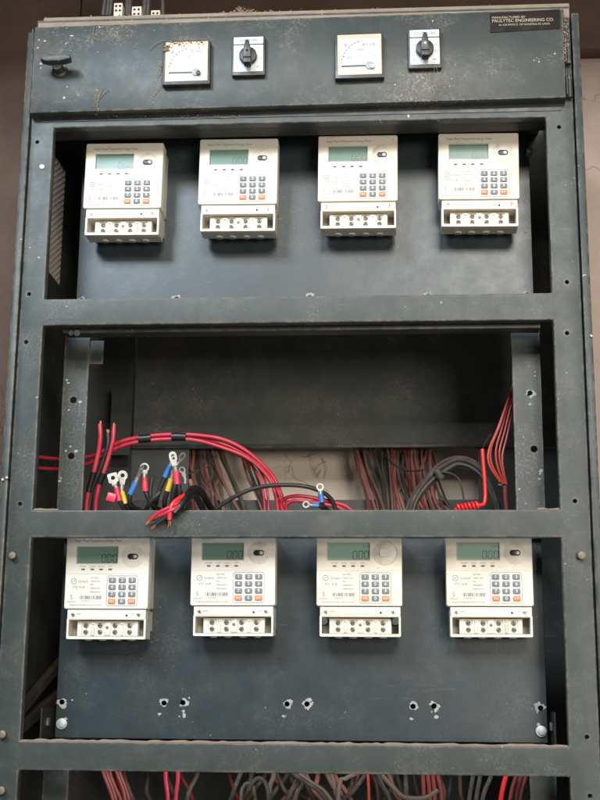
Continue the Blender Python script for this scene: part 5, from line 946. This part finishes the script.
low([(0.0453, 0.2220, 0.7433), (0.0562, 0.2120, 0.7191), (0.0738, 0.2070, 0.6951), (0.0859, 0.2220, 0.6668), (0.0950, 0.2220, 0.5762)], 'redbrown', 0.0034, 'dusty cable in the grey-brown tangle below the lowest rail', 'tangle of dusty cables under the lowest rail')
low([(0.0962, 0.2223, 0.7438), (0.0856, 0.2123, 0.7195), (0.0802, 0.2073, 0.6952), (0.0601, 0.2223, 0.6664), (0.0520, 0.2223, 0.5754)], 'oldcable', 0.0038, 'dusty cable in the grey-brown tangle below the lowest rail', 'tangle of dusty cables under the lowest rail')
low([(0.0442, 0.2157, 0.7435), (0.0506, 0.2057, 0.7194), (0.0576, 0.2007, 0.6953), (0.0623, 0.2157, 0.6669), (0.0665, 0.2157, 0.5765)], 'redbrown', 0.0036, 'dusty cable in the grey-brown tangle below the lowest rail', 'tangle of dusty cables under the lowest rail')
low([(-0.0856, 0.2022, 0.7426), (-0.0950, 0.1922, 0.7184), (-0.1038, 0.1872, 0.6941), (-0.1122, 0.2022, 0.6655), (-0.1168, 0.2022, 0.5750)], 'oldcable', 0.0038, 'dusty cable in the grey-brown tangle below the lowest rail', 'tangle of dusty cables under the lowest rail')
low([(-0.0196, 0.2730, 0.7403), (-0.0149, 0.2630, 0.7155), (-0.0027, 0.2580, 0.6908), (0.0118, 0.2730, 0.6617), (0.0194, 0.2730, 0.5688)], 'oldcable', 0.0035, 'dusty cable in the grey-brown tangle below the lowest rail', 'tangle of dusty cables under the lowest rail')
low([(0.1711, 0.2283, 0.7444), (0.1687, 0.2183, 0.7202), (0.1692, 0.2133, 0.6960), (0.1684, 0.2283, 0.6674), (0.1671, 0.2283, 0.5766)], 'oldcable', 0.0040, 'dusty cable in the grey-brown tangle below the lowest rail', 'tangle of dusty cables under the lowest rail')
low([(-0.0585, 0.2642, 0.7403), (-0.0475, 0.2542, 0.7156), (-0.0251, 0.2492, 0.6911), (-0.0132, 0.2642, 0.6621), (-0.0023, 0.2642, 0.5695)], 'redbrown', 0.0040, 'dusty cable in the grey-brown tangle below the lowest rail', 'tangle of dusty cables under the lowest rail')
low([(0.1330, 0.2355, 0.7437), (0.1425, 0.2255, 0.7195), (0.1506, 0.2205, 0.6953), (0.1638, 0.2355, 0.6668), (0.1701, 0.2355, 0.5758)], 'redbrown', 0.0041, 'dusty cable in the grey-brown tangle below the lowest rail', 'tangle of dusty cables under the lowest rail')
low([(-0.0540, 0.2669, 0.7402), (-0.0613, 0.2569, 0.7153), (-0.0801, 0.2519, 0.6902), (-0.0944, 0.2669, 0.6607), (-0.1022, 0.2669, 0.5675)], 'oldcable', 0.0036, 'dusty cable in the grey-brown tangle below the lowest rail', 'tangle of dusty cables under the lowest rail')
low([(0.1123, 0.2147, 0.7444), (0.1225, 0.2047, 0.7204), (0.1364, 0.1997, 0.6964), (0.1496, 0.2147, 0.6682), (0.1575, 0.2147, 0.5781)], 'oldcable', 0.0040, 'dusty cable in the grey-brown tangle below the lowest rail', 'tangle of dusty cables under the lowest rail')
low([(0.0321, 0.2435, 0.7422), (0.0273, 0.2335, 0.7176), (0.0213, 0.2285, 0.6931), (0.0118, 0.2435, 0.6640), (0.0077, 0.2435, 0.5721)], 'redbrown', 0.0041, 'dusty cable in the grey-brown tangle below the lowest rail', 'tangle of dusty cables under the lowest rail')
low([(0.1266, 0.2659, 0.7423), (0.1208, 0.2559, 0.7176), (0.1214, 0.2509, 0.6929), (0.1219, 0.2659, 0.6638), (0.1205, 0.2659, 0.5713)], 'dgrey', 0.0033, 'dusty cable in the grey-brown tangle below the lowest rail', 'tangle of dusty cables under the lowest rail')
low([(0.1524, 0.2556, 0.7431), (0.1549, 0.2456, 0.7185), (0.1628, 0.2406, 0.6941), (0.1639, 0.2556, 0.6652), (0.1659, 0.2556, 0.5733)], 'dgrey', 0.0042, 'dusty cable in the grey-brown tangle below the lowest rail', 'tangle of dusty cables under the lowest rail')
low([(-0.0022, 0.2175, 0.7429), (0.0105, 0.2075, 0.7188), (0.0243, 0.2025, 0.6948), (0.0429, 0.2175, 0.6665), (0.0534, 0.2175, 0.5760)], 'redbrown', 0.0038, 'dusty cable in the grey-brown tangle below the lowest rail', 'tangle of dusty cables under the lowest rail')
low([(0.1511, 0.2353, 0.7439), (0.1471, 0.2253, 0.7195), (0.1432, 0.2203, 0.6952), (0.1299, 0.2353, 0.6663), (0.1246, 0.2353, 0.5751)], 'oldcable', 0.0032, 'dusty cable in the grey-brown tangle below the lowest rail', 'tangle of dusty cables under the lowest rail')
low([(0.0925, 0.2424, 0.7429), (0.0915, 0.2324, 0.7185), (0.0764, 0.2274, 0.6938), (0.0665, 0.2424, 0.6649), (0.0607, 0.2424, 0.5732)], 'redbrown', 0.0036, 'dusty cable in the grey-brown tangle below the lowest rail', 'tangle of dusty cables under the lowest rail')
low([(-0.0340, 0.2584, 0.7408), (-0.0199, 0.2484, 0.7162), (-0.0035, 0.2434, 0.6918), (0.0225, 0.2584, 0.6630), (0.0357, 0.2584, 0.5708)], 'oldcable', 0.0042, 'dusty cable in the grey-brown tangle below the lowest rail', 'tangle of dusty cables under the lowest rail')
low([(0.1098, 0.1500, 0.7441), (0.1098, 0.1500, 0.7232), (0.1112, 0.1500, 0.6875), (0.1108, 0.1500, 0.5851)], 'orangered', 0.0024, 'single thin orange wire hanging straight through the tan tangle', None)
low([(0.2019, 0.1800, 0.7438), (0.2032, 0.1800, 0.7227), (0.2058, 0.1800, 0.6866), (0.2075, 0.1800, 0.5831)], 'reddim', 0.0034, 'dull red cable hanging past the grey-brown tangle under the lowest rail', 'dull red hanging cables')
low([(0.2098, 0.1800, 0.7439), (0.2110, 0.1800, 0.7228), (0.2136, 0.1800, 0.6868), (0.2151, 0.1800, 0.5832)], 'reddim', 0.0034, 'dull red cable hanging past the grey-brown tangle under the lowest rail', 'dull red hanging cables')
low([(0.2176, 0.1800, 0.7440), (0.2188, 0.1800, 0.7229), (0.2245, 0.1800, 0.6869), (0.2259, 0.1800, 0.5834)], 'reddim', 0.0034, 'dull red cable hanging past the grey-brown tangle under the lowest rail', 'dull red hanging cables')
low([(0.1941, 0.1800, 0.7437), (0.1954, 0.1800, 0.7226), (0.1965, 0.1800, 0.6865), (0.1982, 0.1800, 0.5829)], 'reddim', 0.0034, 'dull red cable hanging past the grey-brown tangle under the lowest rail', 'dull red hanging cables')
low([(0.2732, 0.1700, 0.7451), (0.2727, 0.1700, 0.7241), (0.2657, 0.1700, 0.6852), (0.2545, 0.1700, 0.5851)], 'dgrey', 0.0036, 'dark grey cable hanging next to a bright red one, lowest bay', 'dark hanging cables')
low([(0.2840, 0.1700, 0.7452), (0.2836, 0.1700, 0.7242), (0.2765, 0.1700, 0.6853), (0.2652, 0.1700, 0.5853)], 'dgrey', 0.0036, 'dark grey cable hanging next to a bright red one, lowest bay', 'dark hanging cables')
low([(0.3011, 0.1700, 0.7454), (0.3006, 0.1700, 0.7244), (0.2858, 0.1700, 0.6855), (0.2744, 0.1700, 0.5854)], 'dgrey', 0.0036, 'dark grey cable hanging next to a bright red one, lowest bay', 'dark hanging cables')
low([(0.3241, 0.1500, 0.7466), (0.3221, 0.1500, 0.7272), (0.3136, 0.1500, 0.6932), (0.2973, 0.1500, 0.5882)], 'redhot', 0.0038, 'bright red cable hanging in the lowest bay before the upright', None)
low([(0.3415, 0.1900, 0.7450), (0.3409, 0.1900, 0.7238), (0.3305, 0.1900, 0.6846), (0.3201, 0.1900, 0.5838)], 'reddim', 0.0036, 'dull red cable hanging tight beside the lowest upright', 'dull red cables by the lowest upright')
low([(0.3571, 0.1900, 0.7452), (0.3565, 0.1900, 0.7240), (0.3460, 0.1900, 0.6848), (0.3354, 0.1900, 0.5840)], 'reddim', 0.0036, 'dull red cable hanging tight beside the lowest upright', 'dull red cables by the lowest upright')
low([(0.3493, 0.1900, 0.7451), (0.3487, 0.1900, 0.7239), (0.3398, 0.1900, 0.6847), (0.3293, 0.1900, 0.5839)], 'reddim', 0.0036, 'dull red cable hanging tight beside the lowest upright', 'dull red cables by the lowest upright')
# things on the roof
for i, (p0, p1) in enumerate((((-0.3230, 0.0600, 2.0084), (-0.3081, 0.0600, 2.0079)), ((-0.2935, 0.0700, 2.0065), (-0.2768, 0.0700, 2.0060)), ((-0.2619, 0.0800, 2.0040), (-0.2461, 0.0800, 2.0035)))):
    y = p0[1]; p0 = Vector(p0); p1 = Vector(p1); cxm = (p0.x+p1.x)/2; w = (p1.x-p0.x)/2
    t = thing('terminal_block', ('tallest cream terminal block standing on the cabinet roof', 'middle cream terminal block standing on the cabinet roof', 'lowest cream terminal block, barely showing above the roof')[i], 'terminal block', (cxm, y, 1.9530), 'terminal blocks on the roof')
    b = NB(); box(b, cxm-w, cxm+w, y, y+.02, 1.9530, p0.z, .0008); bd = obj('body', b, 'terminal', t)
    for ix in (-1, 1):
        for iz in (0, 1):
            zc = p0.z-.006-.0085*iz
            if zc > 1.957: b = NB(); cyl(b, cxm+ix*w*.45, zc, .0022, y-.0004, y+.0002, 10); obj('screw_hole', b, 'void', t)
wire([(-0.3510, 0.1000, 2.0070), (-0.3503, 0.1050, 2.0332), (-0.3512, 0.1200, 2.0773), (-0.3618, 0.1600, 2.1950)], 0.0038, 'dgrey', 'dusty black cable rising behind the cream terminal blocks', 'cable', 'cables rising from the roof', 7, 'cable')
wire([(-0.3438, 0.1000, 2.0068), (-0.3432, 0.1050, 2.0330), (-0.3439, 0.1200, 2.0771), (-0.3543, 0.1600, 2.1947)], 0.0036, 'dgrey', 'dusty black cable rising behind the cream terminal blocks', 'cable', 'cables rising from the roof', 7, 'cable')
wire([(-0.3385, 0.1000, 2.0066), (-0.3385, 0.1050, 2.0328), (-0.3403, 0.1200, 2.0770), (-0.3514, 0.1600, 2.1946)], 0.0034, 'dgrey', 'dusty black cable rising behind the cream terminal blocks', 'cable', 'cables rising from the roof', 7, 'cable')
wire([(-0.3082, 0.1000, 2.0057), (-0.3095, 0.1050, 2.0319), (-0.3131, 0.1200, 2.0761), (-0.3249, 0.1600, 2.1937)], 0.0042, 'dgrey', 'dusty black cable rising behind the cream terminal blocks', 'cable', 'cables rising from the roof', 7, 'cable')
wire([(-0.3038, 0.1000, 2.0056), (-0.3050, 0.1050, 2.0318), (-0.3086, 0.1200, 2.0760), (-0.3203, 0.1600, 2.1935)], 0.0040, 'dgrey', 'dusty black cable rising behind the cream terminal blocks', 'cable', 'cables rising from the roof', 7, 'cable')
wire([(-0.2780, 0.1000, 2.0048), (-0.2784, 0.1050, 2.0310), (-0.2806, 0.1200, 2.0751), (-0.2908, 0.1600, 2.1925)], 0.0045, 'dgrey', 'dusty black cable rising behind the cream terminal blocks', 'cable', 'cables rising from the roof', 7, 'cable')
wire([(-0.2718, 0.1000, 2.0046), (-0.2722, 0.1050, 2.0308), (-0.2743, 0.1200, 2.0749), (-0.2843, 0.1600, 2.1923)], 0.0040, 'dgrey', 'dusty black cable rising behind the cream terminal blocks', 'cable', 'cables rising from the roof', 7, 'cable')
wire([(-0.2443, 0.1000, 2.0038), (-0.2463, 0.1050, 2.0300), (-0.2509, 0.1200, 2.0741), (-0.2620, 0.1600, 2.1915)], 0.0036, 'dgrey', 'dusty black cable rising behind the cream terminal blocks', 'cable', 'cables rising from the roof', 7, 'cable')
def crumbs(name, label, cat, spots):
    b = NB()
    for p, r, n in spots:
        for k in range(n):
            q = Vector(p)+Vector((random.gauss(0, r*.0016), rnd(-.0012, .0012), random.gauss(0, r*.0008)))
            s = rnd(.0005, .0014)
            bmesh.ops.create_icosphere(b, subdivisions=1, radius=s, matrix=Matrix.Translation(q) @ Matrix.Diagonal((rnd(.7, 1.4), rnd(.7, 1.4), rnd(.6, 1.1), 1)))
    o = obj(name, b, 'dirt', smooth=False, kind='stuff'); return tag(o, label, cat)
b = NB()
for x, sd, h, n in ((-.098, .011, .012, 260), (-.078, .006, .007, 70), (-.125, .008, .003, 30), (-.048, .008, .003, 26), (-.012, .004, .0035, 16), (-.30, .05, .002, 40), (.1, .12, .0018, 60), (.36, .05, .002, 40)):
    for k in range(n):
        dx = random.gauss(0, sd); q = Vector((x+dx, rnd(.006, .030), 1.953+rnd(0, 1)*h*math.exp(-(dx/sd)**2/2)))
        bmesh.ops.create_icosphere(b, subdivisions=1, radius=rnd(.0006, .0019), matrix=Matrix.Translation(q) @ Matrix.Rotation(rnd(0, 3), 4, 'Y') @ Matrix.Diagonal((rnd(.6, 1.5), rnd(.6, 1.5), rnd(.6, 1.2), 1)))
tag(obj('dirt_crumbs', b, 'dirt', smooth=False, kind='stuff'), 'dry mud crumbs heaped along the cabinet roof edge', 'dirt')
crumbs('dirt_crumbs', 'dry dirt crumbs clinging to the top edge of the ammeter', 'dirt', (((-0.2112, -0.0370, 1.8647),1.5,70),((-0.2113, -0.0370, 1.8700),1.6,60),((-0.1920, -0.0360, 1.8771),6,60),((-0.1625, -0.0360, 1.8781),7,50),((-0.2211, -0.0230, 1.8438),1.2,8)))
b = NB()
for p0, p1, sd, n in (((-0.2200, -0.0226, 1.8583), (-0.2307, -0.0226, 1.7841), 3.0, 170), ((-0.2142, -0.0226, 1.8832), (-0.1351, -0.0226, 1.8881), 2.5, 150), ((-0.3238, -0.0226, 1.8076), (-0.3236, -0.0226, 1.7653), 1.6, 70), ((-0.3058, -0.0226, 1.9293), (-0.2742, -0.0226, 1.8921), 5, 70),
                      ((-0.3229, -0.0040, 1.7670), (-0.0920, -0.0040, 1.7615), 1.0, 90), ((-0.3928, -0.0226, 1.9246), (0.0548, -0.0226, 1.9256), 4, 160), ((0.4349, -0.0226, 1.9070), (0.4290, -0.0226, 1.8334), 1.8, 160), ((0.3833, -0.0226, 1.8364), (0.4233, -0.0226, 1.8493), 1.2, 40), ((0.1999, -0.0226, 1.8256), (0.2395, -0.0226, 1.8036), 3, 50), ((0.0713, -0.0226, 1.7835), (0.2944, -0.0226, 1.7675), 3, 60)):
    for k in range(n):
        q = Vector(p0).lerp(Vector(p1), rnd(0, 1))+Vector((random.gauss(0, sd)*.0016, rnd(-.0003, .0004), random.gauss(0, sd)*.0016)); r = rnd(.00025, .0008)
        bmesh.ops.create_icosphere(b, subdivisions=1, radius=r, matrix=Matrix.Translation(q) @ Matrix.Rotation(rnd(0, 3), 4, 'Y') @ Matrix.Diagonal((rnd(.6, 2.4), .5, rnd(.6, 1.6), 1)))
tag(obj('dust_specks', b, 'dirt', smooth=False, kind='stuff'), 'brown dust and cobweb debris stuck to the instrument header', 'dust')
b = NB()
def thread(pts, r=.0003): tube(b, pts, r, 4)
for pts in ([(-0.3237, -0.0235, 1.7719), (-0.3209, -0.0255, 1.7920), (-0.3153, -0.0235, 1.8070)], [(-0.3211, -0.0235, 1.7877), (-0.3114, -0.0250, 1.7991), (-0.3053, -0.0235, 1.8032)], [(-0.2323, -0.0235, 1.7890), (-0.2210, -0.0260, 1.8068), (-0.2121, -0.0255, 1.8316)], [(-0.2221, -0.0235, 1.8276), (-0.2175, -0.0260, 1.8493), (-0.2096, -0.0360, 1.8616)],
            [(0.2230, -0.0500, 1.8247), (0.2216, -0.0400, 1.8126), (0.2248, -0.0300, 1.7968), (0.2264, -0.0235, 1.7809)], [(0.2245, -0.0500, 1.8178), (0.2293, -0.0420, 1.8045), (0.2359, -0.0300, 1.7930)], [(0.2410, -0.0320, 1.8197), (0.2358, -0.0360, 1.8004), (0.2265, -0.0240, 1.7859)],
            [(-0.2402, -0.0235, 1.8727), (-0.2320, -0.0250, 1.8824), (-0.2174, -0.0245, 1.8895)], [(-0.3322, -0.0235, 1.9259), (-0.3359, -0.0250, 1.9052), (-0.3307, -0.0235, 1.8933)]): thread(pts, .00042)
tag(obj('cobweb', b, 'web', kind='stuff'), 'dusty cobweb threads clinging to the instrument header', 'cobweb')
b = NB(); tube(b, [(0.0079, 0.4510, 1.4191), (0.0157, 0.4500, 1.3974), (0.0233, 0.4510, 1.3859), (0.0366, 0.4500, 1.3933), (0.0422, 0.4510, 1.4091)], .0006, 4)
for pts in ([(-0.0110, 0.5530, 1.3109), (-0.0025, 0.5450, 1.2875), (0.0031, 0.5500, 1.2745)], [(0.0031, 0.5500, 1.2745), (0.0111, 0.5450, 1.2855), (0.0244, 0.5520, 1.2926)], [(0.0068, 0.5550, 1.2596), (0.0052, 0.5480, 1.2702), (-0.0047, 0.5500, 1.2785)], [(0.0145, 0.5550, 1.2992), (0.0247, 0.5480, 1.2781), (0.0186, 0.5540, 1.2594)], [(-0.0027, 0.5500, 1.2706), (0.0073, 0.5460, 1.2620), (0.0129, 0.5500, 1.2765)], [(-0.0189, 0.5550, 1.3013), (-0.0048, 0.5480, 1.3039), (0.0105, 0.5550, 1.3112)]): thread(pts, .0005)
tag(obj('cobweb', b, 'web', kind='stuff'), 'dusty cobweb on the bare plaster seen through the gap', 'cobweb')
